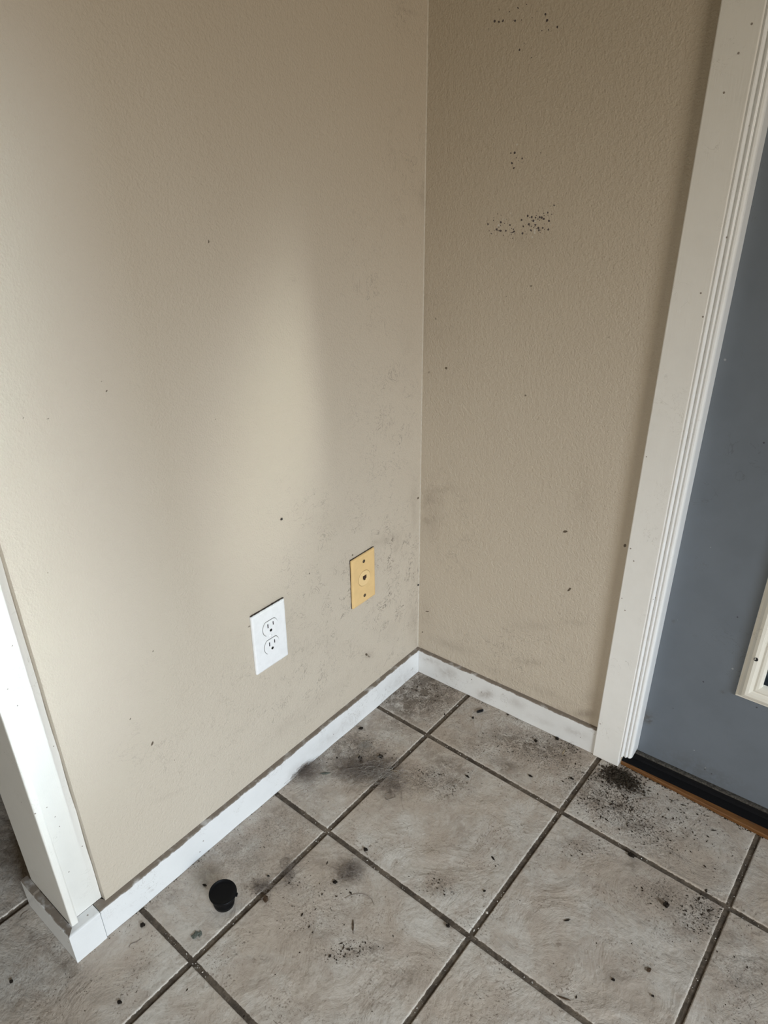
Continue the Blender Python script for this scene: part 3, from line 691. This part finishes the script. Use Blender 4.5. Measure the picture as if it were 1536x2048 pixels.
# short mitred piece at the wall's free end, and its return around the end
bprof2 = [(p * 1.1 if p > .003 else p, q * 1.0) for p, q in bprof]
bprof3 = [(-.0098, 0)] + bprof2[1:-1] + [(-.0098, HB + .0002)]
BASEC = white_mat('white_corner_baseboard_paint', (.70, .70, .69), (1, 1, 6), .45, None, .38)
def fe(s, p, q): return (p, s if s > -.88 else -.8868 - max(p, 0), q)
b2 = board('baseboard_corner', bprof3, -.8868, JOINT - .0012, fe, BASEC, 30, [], 1)
tag(b2, kind='structure')
def fr(s, p, q):
    x = s if s < -.001 else p
    return (x, -.8868 - p, q * (1 + .02 * (1 if s < -.1 else 0)))
b3 = board('baseboard_end', bprof2, -.1400, 0, fr, BASEW, 40, [], 0)
tag(b3, kind='structure')
def fb(s, p, q): return (s, -p - (wob(s + 3) if p > .003 else 0), q)
br = board('baseboard_rear', bprof, .0104, .4492, fb, BASEW, 180, BASEB_SMUDGE, 0)
br.matrix_world = ROTB; tag(br, kind='structure')

# ---------------------------------------------------------------- trim boards at the wall's free end
# end board (faces the photographer's left) with its thin edge showing
bm = bmesh.new(); box(bm, (-.128, -.8865, .0655), (.0012, -.8752, 2.42), .0022, 2)
tag(bm_obj('trim_1', bm, ENDW), kind='structure')
bm = bmesh.new()                                            # face board, set back from the plaster, whose cut edge shows beside it
prof = [(-.0190, -.8748), (-.0108, -.8748), (-.0100, -.8740), (-.0100, -.8302), (-.0190, -.8302)]
n = 60
rings = []
for k in range(n + 1):
    z = .0652 + (2.42 - .0652) * k / n; j = .0004 * math.sin(k * 1.7) + .0003 * math.sin(k * 4.1)
    rings.append([bm.verts.new((p, q + (j if q > -.85 else 0), z)) for p, q in prof])
for k in range(n):
    for i in range(len(prof)): bm.faces.new((rings[k][i], rings[k][(i + 1) % len(prof)], rings[k + 1][(i + 1) % len(prof)], rings[k + 1][i]))
bm.faces.new(rings[0]); bm.faces.new(rings[-1])
tag(bm_obj('trim_2', bm, white_mat('white_face_board_paint', (.70, .68, .63), (9, 9, .5), .25, None, .42)), kind='structure')
# paint bead in the inside corner
bm = bmesh.new(); prism(bm, [(0, 0), (.0012, 0), (.0005, -.0007), (0, -.0018)], lambda p, q: (p, q, HB), lambda p, q: (p, q, 2.45))
tag(bm_obj('trim_3', bm, simple('corner_paint_bead', (.54, .49, .41), .5, .4, .15, 120, .2)), kind='structure')

# ---------------------------------------------------------------- door casing
def P(o): o.matrix_world = ROTB @ o.matrix_world; return o
bm = bmesh.new(); box(bm, (.4495, -.0140, .0008), (.5035, .0200, 2.13), .0018, 2)
o = bm_obj('trim_4', bm, CASEW); P(o); tag(o, kind='structure')
mprof = [(.5036, .0300), (.5036, -.0128), (.5062, -.0136), (.5080, -.0128), (.5092, -.0102), (.5100, -.0086), (.5108, -.0084), (.5114, -.0092), (.5128, -.0104), (.5146, -.0106), (.5156, -.0096), (.5160, -.0074), (.5168, -.0068), (.5178, -.0076), (.5196, -.0082), (.5220, -.0074), (.5240, -.0050), (.5250, -.0012), (.5250, .0300)]
bm = bmesh.new(); prism(bm, mprof, lambda p, q: (p, q, .0300), lambda p, q: (p, q, 2.05))
o = bm_obj('trim_5', bm, MOULDW); P(o); tag(o, kind='structure')
# right-hand and head casing (outside the picture, complete the doorway)
bm = bmesh.new(); box(bm, (1.4000, -.0140, .0008), (1.4550, .0200, 2.13), .0018, 2); box(bm, (.5035, -.0140, 2.06), (1.4000, .0200, 2.13), .0018, 2)
box(bm, (1.3850, -.010, .03), (1.4000, .03, 2.06), .002, 2)
o = bm_obj('trim_6', bm, CASEW); P(o); tag(o, kind='structure')
bm = bmesh.new()
for a, b in [((.5035, .020, .0), (.5170, .115, 2.06)), ((1.3935, .020, 0), (1.407, .115, 2.06)), ((.5035, .02, 2.045), (1.407, .115, 2.07))]: box(bm, a, b)
o = bm_obj('trim_7', bm, simple('jamb_paint', (.62, .62, .60), .5, .4, .1)); P(o); tag(o, kind='structure')

# ---------------------------------------------------------------- door
def door_mat():
    t = NT('grey_blue_door_paint')
    n = t.noise(9, 4, .6)
    c = t.mix(t.ramp(n, .35, .7), (.140, .162, .190), (.125, .145, .170))
    v = t.n('ShaderNodeTexVoronoi'); v.inputs['Scale'].default_value = 75; t.link(t.pos(), v.inputs['Vector'])
    cell = t.n('ShaderNodeSeparateColor'); t.link(v.outputs['Color'], cell.inputs[0])
    f = t.math('MULTIPLY', t.math('LESS_THAN', cell.outputs[0], .035), t.math('LESS_THAN', v.outputs['Distance'], .14))
    c = t.mix(t.math('MULTIPLY', f, .8), c, (.30, .32, .33))
    f = t.math('MULTIPLY', t.math('GREATER_THAN', cell.outputs[0], .975), t.math('LESS_THAN', v.outputs['Distance'], .12))
    c = t.mix(t.math('MULTIPLY', f, .8), c, (.03, .03, .035))
    w1 = t.noise(24, 3.5, .62, 1.4); ln = t.ramp(t.math('ABSOLUTE', t.math('SUBTRACT', w1, .5)), .002, .010, 1, 0)
    c = t.mix(t.math('MULTIPLY', t.math('MULTIPLY', ln, t.ramp(t.noise(10, 2), .55, .68)), .35), c, (.06, .06, .06))
    sm = t.attr('smudge')
    c = t.mix(t.math('MULTIPLY', sm, t.ramp(t.noise(80, 5, .7), .35, .6), clamp=True), c, (.075, .07, .062))
    t.bump(t.noise(260, 2), .06, .0008)
    return t.base(c, .42, .42)
DY = .030
X0, X1, Z0, Z1 = .517, 1.391, .0255, 2.042
GX0, GX1, GZ0, GZ1 = .7070, 1.200, .2885, 1.86              # the pane
d = bpy.data.objects.new('door_1', None); C.objects.link(d); tag(d, kind='structure')
ex = [((X0, DY, Z0), (GX0 - .004, DY + .044, Z1)), ((GX1 + .004, DY, Z0), (X1, DY + .044, Z1)), ((GX0 - .004, DY, Z0), (GX1 + .004, DY + .044, GZ0 - .004)), ((GX0 - .004, DY, GZ1 + .004), (GX1 + .004, DY + .044, Z1))]
DU = np.unique(np.round(np.append(np.arange(X0, X1, .004), X1), 5)); DV = np.unique(np.round(np.append(np.arange(Z0, Z1, .004), Z1), 5))
pu, pv = np.meshgrid(DU, DV, indexing='ij'); PP = np.stack([pu.ravel(), pv.ravel()], -1)
leaf = grid_mesh('door_leaf', DU, DV, lambda u, v: np.stack([u, np.full_like(u, DY - .0004), v], -1), dict(smudge=np.clip(field(PP, DOOR_SMUDGE), 0, 1)), door_mat(), boxes_geo(ex), (GX0 - .006, GX1 + .006, GZ0 - .006, GZ1 + .006))
leaf.parent = d
def frame_trim():
    # moulded frame around the pane: profile across its width (0 = outer edge, 1 = at the pane)
    prof = [(0, 0), (0, -.0035), (.0015, -.0050), (.0045, -.0054), (.0065, -.0075), (.0100, -.0118), (.0150, -.0138), (.0200, -.0128), (.0240, -.0100), (.0258, -.0092), (.0290, -.0098), (.0330, -.0090), (.0365, -.0060), (.0375, -.0030), (.0375, .004), (.0, .004)]
    W = .0385
    bm = bmesh.new()
    ox0, ox1, oz0, oz1 = GX0 - W, GX1 + W, GZ0 - W, GZ1 + W
    rings = []
    for sx, sz in ((0, 0), (1, 0), (1, 1), (0, 1)):
        r = []
        for p, q in prof:
            x = ox0 + p if sx == 0 else ox1 - p; z = oz0 + p if sz == 0 else oz1 - p
            r.append(bm.verts.new((x, DY + q, z)))
        rings.append(r)
    n = len(prof)
    for k in range(4):
        a, b = rings[k], rings[(k + 1) % 4]
        for i in range(n): bm.faces.new((a[i], a[(i + 1) % n], b[(i + 1) % n], b[i]))
    return bm_obj('pane_frame', bm, PANELW, d, False)
pf = frame_trim()
pf['label'] = 'white moulded frame around the pane'
V, F = lathe([(.0024, 0), (.0036, .0), (.0036, .0016), (.0024, .0016), (.0022, .0004)], 24)
sc = mesh_obj('screw_hole_plug', [(x + .6855, DY - .0145 - z * .6 + .0012, y + .3450) for x, y, z in V], F, simple('dark_hole', (.02, .02, .022), .5), pf)
def glass_mat():
    t = NT('door_glass'); tr = t.n('ShaderNodeBsdfTransparent'); gl = t.n('ShaderNodeBsdfGlossy'); gl.inputs['Roughness'].default_value = .03
    tr.inputs[0].default_value = (.93, .96, .95, 1)
    lw = t.n('ShaderNodeLayerWeight'); lw.inputs[0].default_value = .5; mx = t.n('ShaderNodeMixShader')
    t.link(t.math('MULTIPLY_ADD', t.math('POWER', lw.outputs['Facing'], 4.0), .6, .03), mx.inputs[0]); t.link(tr.outputs[0], mx.inputs[1]); t.link(gl.outputs[0], mx.inputs[2]); t.link(mx.outputs[0], t.out.inputs[0]); return t.m
GLASS = glass_mat()
ident_box('glass_pane', (GX0 - .003, DY + .018, GZ0 - .003), (GX1 + .003, DY + .024, GZ1 + .003), GLASS, d)
d.matrix_world = ROTB
ident_box('window_2', (WX0 + .05, -4.012, WZ0 + .05), (WX1 - .05, -4.006, WZ1 - .05), GLASS)['kind'] = 'structure'

# threshold: wood strip, black sill, dusty seal under the door
thr = bpy.data.objects.new('threshold', None); C.objects.link(thr)
tag(thr, 'dirty threshold with oak edge strip and black sill under the grey door', 'threshold')
def wood_mat():
    t = NT('oak_threshold'); n = t.noise(40, 5, .6, .8, t.pos((.6, 6, 6)))
    c = t.mix(t.ramp(n, .3, .7), (.175, .078, .022), (.11, .045, .014))
    c = t.mix(t.ramp(t.noise(60, 4), .62, .75, 0, .5), c, (.07, .045, .03)); t.bump(n, .3, .001)
    return t.base(c, .5, .35)
bm = bmesh.new()
fr0, fr1 = (.5050, .0205), (1.40, .0150)
bk = lambda x: .0225 + (x - .505) * .0365
vs = []
for x in np.linspace(.5052, 1.40, 40):
    yf = .0203 - (x - .505) * .0105; yb = bk(x)
    vs.append([bm.verts.new(v) for v in ((x, yf, -.002), (x, yf - .0002, .0062), (x, yf + .0012, .0080), (x, max(yb, yf + .002) + .004, .0088), (x, max(yb, yf + .002) + .004, -.002))])
for a, b in zip(vs[:-1], vs[1:]):
    for i in range(5): bm.faces.new((a[i], a[(i + 1) % 5], b[(i + 1) % 5], b[i]))
bm.faces.new(vs[0]); bm.faces.new(vs[-1])
o = bm_obj('wood_strip', bm, wood_mat(), thr)
BLK = simple('black_sill', (.006, .006, .007), .65, .15, .2, 200, .1)
bm = bmesh.new()
vs = []
for x in np.linspace(.5040, 1.395, 30):
    yb = bk(x); yd = .0222 + x * SL
    vs.append([bm.verts.new(v) for v in ((x, yb, -.002), (x, yb, .0093), (x, yd - .004, .0100), (x, yd, .0120), (x, yd + .0004, .0205), (x, yd + .0004, -.002))])
for a, b in zip(vs[:-1], vs[1:]):
    for i in range(6): bm.faces.new((a[i], a[(i + 1) % 6], b[(i + 1) % 6], b[i]))
bm.faces.new(vs[0]); bm.faces.new(vs[-1])
bm_obj('black_sill', bm, BLK, thr)['label'] = 'black sill between oak strip and door'
SEAL = simple('dusty_seal', (.085, .078, .068), .9, .1, .6, 320, .8)
bm = bmesh.new(); box(bm, (.5165, .0226, .0060), (1.3905, .0480, .0238), .002, 2)
o = bm_obj('door_seal', bm, SEAL); o.matrix_world = ROTB; o.parent = thr; o['label'] = 'dusty grey seal strip'

# porch outside the door
shell('trim_8', [((-.5, .16, -.16), (3.2, 2.6, -.06))], simple('porch_boards', (.20, .17, .145), .8, .2, .3, 30, .4))

# ---------------------------------------------------------------- outlet (white duplex) on the left wall
PW = simple('white_plastic', (.80, .80, .80), .35, .45, .05, 90); PD = simple('slot_black', (.012, .011, .01), .6, .2)
GRM_SHADE = simple('grime_shadow_line', (.075, .06, .05), .9, .1, .5, 300)
def plate(name, w, h, th, mat, parent, inset=.0035):
    bm = bmesh.new(); lev = [(0, 0), (0, th * .45), (.0012, th * .8), (inset, th)]
    R = []
    for i, z in lev:
        r = []
        hw, hh = w / 2 - i, h / 2 - i; rad = max(.0012, .003 - i)
        for cx, cy, a0 in ((hw - rad, hh - rad, 0), (-hw + rad, hh - rad, 90), (-hw + rad, -hh + rad, 180), (hw - rad, -hh + rad, 270)):
            for k in range(4):
                a = math.radians(a0 + 30 * k); r.append(bm.verts.new((z, cx + rad * math.cos(a), cy + rad * math.sin(a))))
        R.append(r)
    n = len(R[0])
    for a, b in zip(R[:-1], R[1:]):
        for i in range(n): bm.faces.new((a[i], a[(i + 1) % n], b[(i + 1) % n], b[i]))
    bm.faces.new(R[0][::-1]); bm.faces.new(R[-1])
    return bm_obj(name, bm, mat, parent)
def disc(name, prof, mat, parent, cy, cz, x0, sy=1, sz=1, n=40, cut=None):
    V, F = lathe(prof, n)
    VV = []
    for a, b, z in V:
        yy, zz_ = a * sy, b * sz
        if cut: zz_ = max(-cut, min(cut, zz_))
        VV.append((x0 + z, cy + yy, cz + zz_))
    o = mesh_obj(name, VV, F, mat, parent); bmm = bmesh.new(); bmm.from_mesh(o.data); bmesh.ops.recalc_face_normals(bmm, faces=bmm.faces); bmm.to_mesh(o.data); bmm.free(); return o
out = bpy.data.objects.new('wall_outlet', None); C.objects.link(out); out.location = (0.0004, -.4832 + .0773 / 2, .2979 + .062)
tag(out, 'white duplex power outlet with oversized cover plate low on the tan wall', 'outlet')
out.rotation_euler = (math.radians(-.8), 0, 0)
plate('cover_plate', .0775, .1245, .0052, PW, out)
for s in (1, -1):
    cz = s * .0195 + .0035
    f = disc('outlet_face', [(.0172, 0), (.0172, .0012), (.0166, .0018)], PW, out, 0, cz, .0050, 1, 1.02, 48, .0143)
    disc('face_gap', [(.0179, 0), (.0179, .0003)], PD, f, 0, cz, .0050, 1, 1.02, 48, .0149)
    ident_box('slot', (.0062, -.0071, cz + .0012), (.0070, -.0050, cz + .0094), PD, f)
    ident_box('slot', (.0062, .0052, cz + .0022), (.0070, .0070, cz + .0092), PD, f)
    disc('ground_hole', [(.0028, 0), (.0028, .0008)], PD, f, 0, cz - .0062, .0062, 1, 1, 20)
disc('screw', [(.0034, 0), (.0034, .0006), (.0022, .0014)], simple('white_screw', (.74, .74, .73), .35, .5), out, 0, .0035, .0050)
# telephone jack plate
IV = simple('ivory_plastic', (.72, .50, .235), .4, .4, .06, 60)
BR = simple('old_brass_screw', (.10, .075, .05), .45, .5, .4, 500, .3, .6)
jk = bpy.data.objects.new('telephone_jack', None); C.objects.link(jk); jk.location = (0.0004, -.2278 + .0700 / 2, .2985 + .0572)
tag(jk, 'yellowed ivory phone jack plate with two dark screws near the room corner', 'phone jack')
plate('cover_plate', .0702, .1143, .0056, IV, jk, .0045)
disc('jack_ring_gap', [(.0178, 0), (.0178, .0002)], simple('jack_gap', (.20, .12, .05), .7), jk, 0, .002, .0055)
f = disc('jack_face', [(.0172, 0), (.0172, .0004), (.0166, .0012)], simple('ivory_jack_face', (.76, .55, .275), .38, .4), jk, 0, .002, .0054)
bm = bmesh.new()
prism(bm, [(-.0052, .0055), (.0052, .0055), (.0052, -.0020), (.0026, -.0020), (.0026, -.0050), (-.0026, -.0050), (-.0026, -.0020), (-.0052, -.0020)], lambda p, q: (.0064, p, q + .003), lambda p, q: (.0071, p, q + .003))
bm_obj('jack_socket', bm, simple('jack_hole', (.035, .015, .008), .6), f)
for s in (1, -1):
    k = disc('screw', [(.0036, 0), (.0036, .0006), (.0020, .0015)], BR, jk, 0, s * .0405 + .001, .0055, n=24)
# dark strips along the plate edges: gap dirt plus painted shadow
def crack(name, pts, r, mat, parent=None):
    V = []; F = []
    n = len(pts)
    for i, p in enumerate(pts):
        p = Vector(p); t = (Vector(pts[min(i + 1, n - 1)]) - Vector(pts[max(i - 1, 0)])).normalized()
        a = t.orthogonal().normalized(); b = t.cross(a); rr = r * (.55 + .6 * random.random())
        for k in range(4): V.append(p + (a * math.cos(k * PI / 2) + b * math.sin(k * PI / 2)) * rr)
    for i in range(n - 1):
        for k in range(4): F.append((i * 4 + k, i * 4 + (k + 1) % 4, (i + 1) * 4 + (k + 1) % 4, (i + 1) * 4 + k))
    F.append((0, 1, 2, 3)); F.append(tuple((n - 1) * 4 + k for k in range(4)))
    return mesh_obj(name, V, F, mat, parent)
crack('grime_shadow_line', [(.0018, y, .0632 + .0004 * random.random()) for y in np.linspace(-.0385, .0385, 26)], .0013, GRM_SHADE, out)
crack('grime_shadow_line', [(.0016, y, .0578 + .0003 * random.random()) for y in np.linspace(-.0350, .0350, 22)], .0009, GRM_SHADE, jk)
crack('grime_shadow_line', [(.0010, -.0354, z) for z in np.linspace(-.056, .0575, 22)], .0005, GRM_SHADE, jk)

# ---------------------------------------------------------------- black plastic plug on the floor
BP = simple('black_plastic', (.0028, .0029, .0036), .45, .14, .2, 60)
cap = bpy.data.objects.new('plastic_plug', None); C.objects.link(cap); cap.location = CAP; cap.scale = (.85, .85, 1.28); cap.rotation_euler = (math.radians(3), math.radians(3), .6)
tag(cap, 'round black plastic plug with wide flange standing on the tile near the left wall', 'plug')
V, F = lathe([(.0165, .0004), (.0190, .0), (.0202, .0012), (.0204, .0050), (.0212, .0056), (.0212, .0075), (.0206, .0082), (.0210, .0180), (.0214, .0225)], 64)
mesh_obj('plug_body', V, F, BP, cap, True)
V, F = lathe([(.0212, .0215), (.0255, .0217), (.0268, .0224), (.0272, .0236), (.0268, .0248), (.0256, .0254), (.0246, .0252), (.0236, .0242), (.0180, .0238), (.0010, .0236)], 64)
mesh_obj('flange', V, F, BP, cap, True)
bm = bmesh.new(); box(bm, (.0235, -.0035, .0205), (.0292, .0035, .0240), .001, 2); bm_obj('pry_tab', bm, BP, cap)

# ---------------------------------------------------------------- loose bits on the floor
def crumb(name, x, y, s, mat, label, cat='crumb', group=None, flat=.6, lng=1.0, ang=0.0, z=0.0):
    bm = bmesh.new(); bmesh.ops.create_icosphere(bm, subdivisions=2, radius=1.0)
    ph = random.random() * 9
    for v in bm.verts:
        n = 1 + .38 * math.sin(v.co.x * 4.1 + ph) * math.cos(v.co.y * 3.7 + ph * 2) + .2 * math.sin(v.co.z * 5 + ph * 3) + random.uniform(-.16, .16)
        v.co = v.co * n; v.co.x *= s * lng; v.co.y *= s; v.co.z *= s * flat
    zm = min(v.co.z for v in bm.verts)
    o = bm_obj(name, bm, mat, None, False); o.location = (x, y, z - zm - .0001); o.rotation_euler = (0, 0, ang)
    return tag(o, label, cat, group)
DK = simple('dark_crumb', (.022, .017, .013), .9, .1, .5, 900, .5)
BRN = simple('brown_crumb', (.085, .055, .035), .9, .1, .5, 900, .5)
GRN = simple('grey_green_lint', (.13, .14, .12), .95, .05, .4, 900, .6)
TAN = simple('straw_bit', (.42, .34, .22), .8, .2, .3, 900, .3)
MT = dict(DK=DK, BRN=BRN, GRN=GRN, TAN=TAN)
for nm, x, y, s, mk, flat, lng, ang, lab, cat, grp in BITS:
    crumb(nm, x, y, s, MT[mk], lab, cat, grp, flat, lng, ang)
# small black connector lying by the rear baseboard
cn = bpy.data.objects.new('cable_ferrule', None); C.objects.link(cn); cn.location = FERRULE; cn.rotation_euler = (0, 0, math.radians(62))
tag(cn, 'small ribbed black plastic ferrule lying on the tile by the rear baseboard', 'ferrule')
V, F = lathe([(.0018, -.0075), (.0028, -.0072), (.0030, -.0050), (.0024, -.0046), (.0024, -.0030), (.0030, -.0026), (.0030, .0026), (.0024, .0030), (.0024, .0046), (.0030, .005), (.0028, .0066), (.0018, .0075)], 24)
mesh_obj('ribbed_body', [(z, x, y + .003) for x, y, z in V], F, BP, cn, True)
V, F = lathe([(.0010, -.0090), (.0015, -.0088), (.0015, .0088), (.0010, .009)], 16)
mesh_obj('core_pin', [(z, x, y + .003) for x, y, z in V], F, simple('grey_pin', (.10, .10, .10), .4, .5), cn, True)
# corner nail head, and the left wall's nail hole modelled as a head
for nm, loc, r, lab in NAILS:
    V, F = lathe([(r * .4, 0), (r, .0), (r, .0008), (r * .7, .0018), (r * .2, .0021)], 20)
    o = mesh_obj(nm, [(z, x, y) for x, y, z in V], F, simple('dark_nail', (.03, .028, .025), .6, .3), None, True); o.location = loc
    bmm = bmesh.new(); bmm.from_mesh(o.data); bmesh.ops.recalc_face_normals(bmm, faces=bmm.faces); bmm.to_mesh(o.data); bmm.free()
    tag(o, lab, 'nail')

# ---------------------------------------------------------------- hair tufts
def strands(name, pts_list, r, mat):
    V = []; F = []
    for pts in pts_list:
        n = len(pts); b0 = len(V)
        for i, p in enumerate(pts):
            t = (pts[min(i + 1, n - 1)] - pts[max(i - 1, 0)]); t = t.normalized() if t.length > 1e-9 else Vector((1, 0, 0))
            a = t.cross(Vector((0, 0, 1))); a = a.normalized() if a.length > 1e-6 else Vector((1, 0, 0)); b = t.cross(a)
            rr = r * (1 if 0 < i < n - 1 else .3)
            for k in range(3): V.append(p + (a * math.cos(k * 2.0944) + b * math.sin(k * 2.0944)) * rr)
        for i in range(n - 1):
            for k in range(3): F.append((b0 + i * 3 + k, b0 + i * 3 + (k + 1) % 3, b0 + (i + 1) * 3 + (k + 1) % 3, b0 + (i + 1) * 3 + k))
    return mesh_obj(name, V, F, mat)
def curl(c, ax, bx, h, ln, n=12, curlf=1.0, zmin=.0004):
    """one loose hair around point c inside the ellipse spanned by ax, bx"""
    u, v = random.gauss(0, .42), random.gauss(0, .42)
    p = Vector((c[0] + ax[0] * u + bx[0] * v, c[1] + ax[1] * u + bx[1] * v, 0)); z = abs(random.gauss(0, .35)) * h
    a = random.random() * 2 * PI; k = random.gauss(0, 1.0) * curlf; pts = []
    st = ln / n
    for i in range(n):
        pts.append(Vector((p.x, p.y, max(zmin, z))))
        a += k * 5.5 / n + random.gauss(0, .12); p = p + Vector((math.cos(a), math.sin(a), 0)) * st
        z += random.gauss(0, .0009) + (h * .3 - z) * .04
    return pts
HA = simple('grey_brown_hair', (.21, .175, .15), .8, .2, .3, 200); HL = simple('pale_hair', (.36, .33, .29), .7, .3, .3, 200)
for (c, ax, bx, h, ln, num, r, mk, lab) in TUFTS:
    pl = [curl(c, ax, bx, h, ln * (.5 + random.random()), 12, 1.0) for _ in range(num)]
    for q in pl:
        for p in q: p.x = max(p.x, .0112)
    if lab is None:                                         # pale wisps belong to the tuft just made
        strands('pale_wisps', pl, r, HL).parent = o; continue
    o = strands('hair_tuft', pl, r, HL if mk == 'HL' else HA)
    tag(o, lab, 'hair tuft', 'hair tufts shed on the floor')
for pts3, lab in HAIRS:
    P3 = [Vector((x, y, .0006)) for x, y in pts3]; sm = []
    for i in range(len(P3) - 1):                            # rounded path through the points
        a, b, c, d_ = P3[max(i - 1, 0)], P3[i], P3[i + 1], P3[min(i + 2, len(P3) - 1)]
        for k in range(6):
            u = k / 6; sm.append(.5 * ((2 * b) + (c - a) * u + (2 * a - 5 * b + 4 * c - d_) * u * u + (3 * b - a - 3 * c + d_) * u ** 3))
    sm.append(P3[-1])
    tag(strands('hair', [sm], .00042, HA), lab, 'hair')
# ---------------------------------------------------------------- fine litter nobody could count
def litter(name, pts, mat, label, cat):
    V = []; F = []
    base = [Vector(v) for v in ((1, 0, 0), (-.9, .1, 0), (.1, .8, 0), (0, -.9, 0), (0, 0, .8), (0, 0, -.6))]
    fs = ((0, 2, 4), (2, 1, 4), (1, 3, 4), (3, 0, 4), (2, 0, 5), (1, 2, 5), (3, 1, 5), (0, 3, 5))
    for x, y, z, s, lg in pts:
        a = random.random() * 6.283; ca, sa = math.cos(a), math.sin(a); n = len(V)
        for b in base:
            px, py, pz = b.x * s * lg * (.7 + .6 * random.random()), b.y * s * (.7 + .6 * random.random()), b.z * s * .7
            V.append((x + px * ca - py * sa, y + px * sa + py * ca, z + pz + s * .4))
        F += [tuple(i + n for i in f) for f in fs]
    o = mesh_obj(name, V, F, mat); return tag(o, label, cat, kind='stuff')
def ok(x, y): return x > .0115 and y < -.012 + SL * x or (x > .51 and y < .016)
def tz(x, y):
    g = min(min(abs(x - a) for a in GX), min(abs(y - a) for a in GY)); return -.0026 if g < .0045 else 0.0
pts = []
for cx, cy, ax, ay, bx, by, s, num, size in LITTER:
    for _ in range(num):
        u, v = random.gauss(0, .6), random.gauss(0, .6); x, y = cx + ax * u + bx * v, cy + ay * u + by * v
        if ok(x, y): pts.append((x, y, tz(x, y), size * math.exp(random.gauss(0, .45)), 1 + abs(random.gauss(0, .9))))
for _ in range(1500):
    x, y = random.uniform(-.2, .95), random.uniform(-1.12, 0)
    if ok(x, y) and not (x < .012 and y > -.905): pts.append((x, y, tz(x, y), .00035 * math.exp(random.gauss(0, .5)), 1 + abs(random.gauss(0, .8))))
for _ in range(700):                                        # along the foot of both baseboards
    if random.random() < .55: y = random.uniform(-.9, 0); x = .0112 + abs(random.gauss(0, .006))
    else: x = random.uniform(.012, .45); y = -.0118 + SL * x - abs(random.gauss(0, .006))
    pts.append((x, y, 0, .0005 * math.exp(random.gauss(0, .4)), 1.5))
litter('scattered_crumbs', pts, simple('crumb_dark', (.04, .03, .022), .9, .1, .5, 900), 'fine dark crumbs and grit scattered over the floor tiles', 'crumbs')
pts = []
for _ in range(900):
    if random.random() < .5:
        g = random.choice(GX[8:12]); x = g + random.gauss(0, .0018); y = random.uniform(-1.1, .0)
    else:
        g = random.choice(GY[-5:-1]); y = g + random.gauss(0, .0018); x = random.uniform(-.15, .92)
    if math.sin(x * 31 + 1) * math.sin(y * 27) + .55 * random.random() > .25 and ok(x, y) or random.random() < .12 and ok(x, y):
        pts.append((x, y, -.0026, .0008 * math.exp(random.gauss(0, .4)), 1))
for _ in range(160):
    x = random.uniform(.51, .80); pts.append((x, .0205 - (x - .505) * .0105 - .001 - abs(random.gauss(0, .0012)), 0, .0006 * math.exp(random.gauss(0, .35)), 1))
litter('grout_grit', pts, simple('pale_grit', (.62, .58, .52), .8, .2, .4, 900), 'pale sand grains caught in the dark grout lines', 'grit')
pts = []
for cx, cy, ax, ay, bx, by, s, num, size in PILE:
    for _ in range(num):
        u, v = random.gauss(0, .5), random.gauss(0, .5); x, y = cx + ax * u + bx * v, cy + ay * u + by * v
        h = .004 * math.exp(-(u * u + v * v) * 1.5)
        if ok(x, y): pts.append((x, y, random.random() * h, size * math.exp(random.gauss(0, .5)), 1 + abs(random.gauss(0, .7))))
for _ in range(500):
    x = random.uniform(.507, .80); pts.append((x, .0200 - (x - .505) * .0105 - abs(random.gauss(0, .0018)), 0, .0006 * math.exp(random.gauss(0, .4)), 1.3))
litter('dirt_pile', pts, simple('dirt_dark', (.045, .036, .027), .95, .05, .5, 900), 'dark pile of dirt and grit at the foot of the door casing', 'dirt')
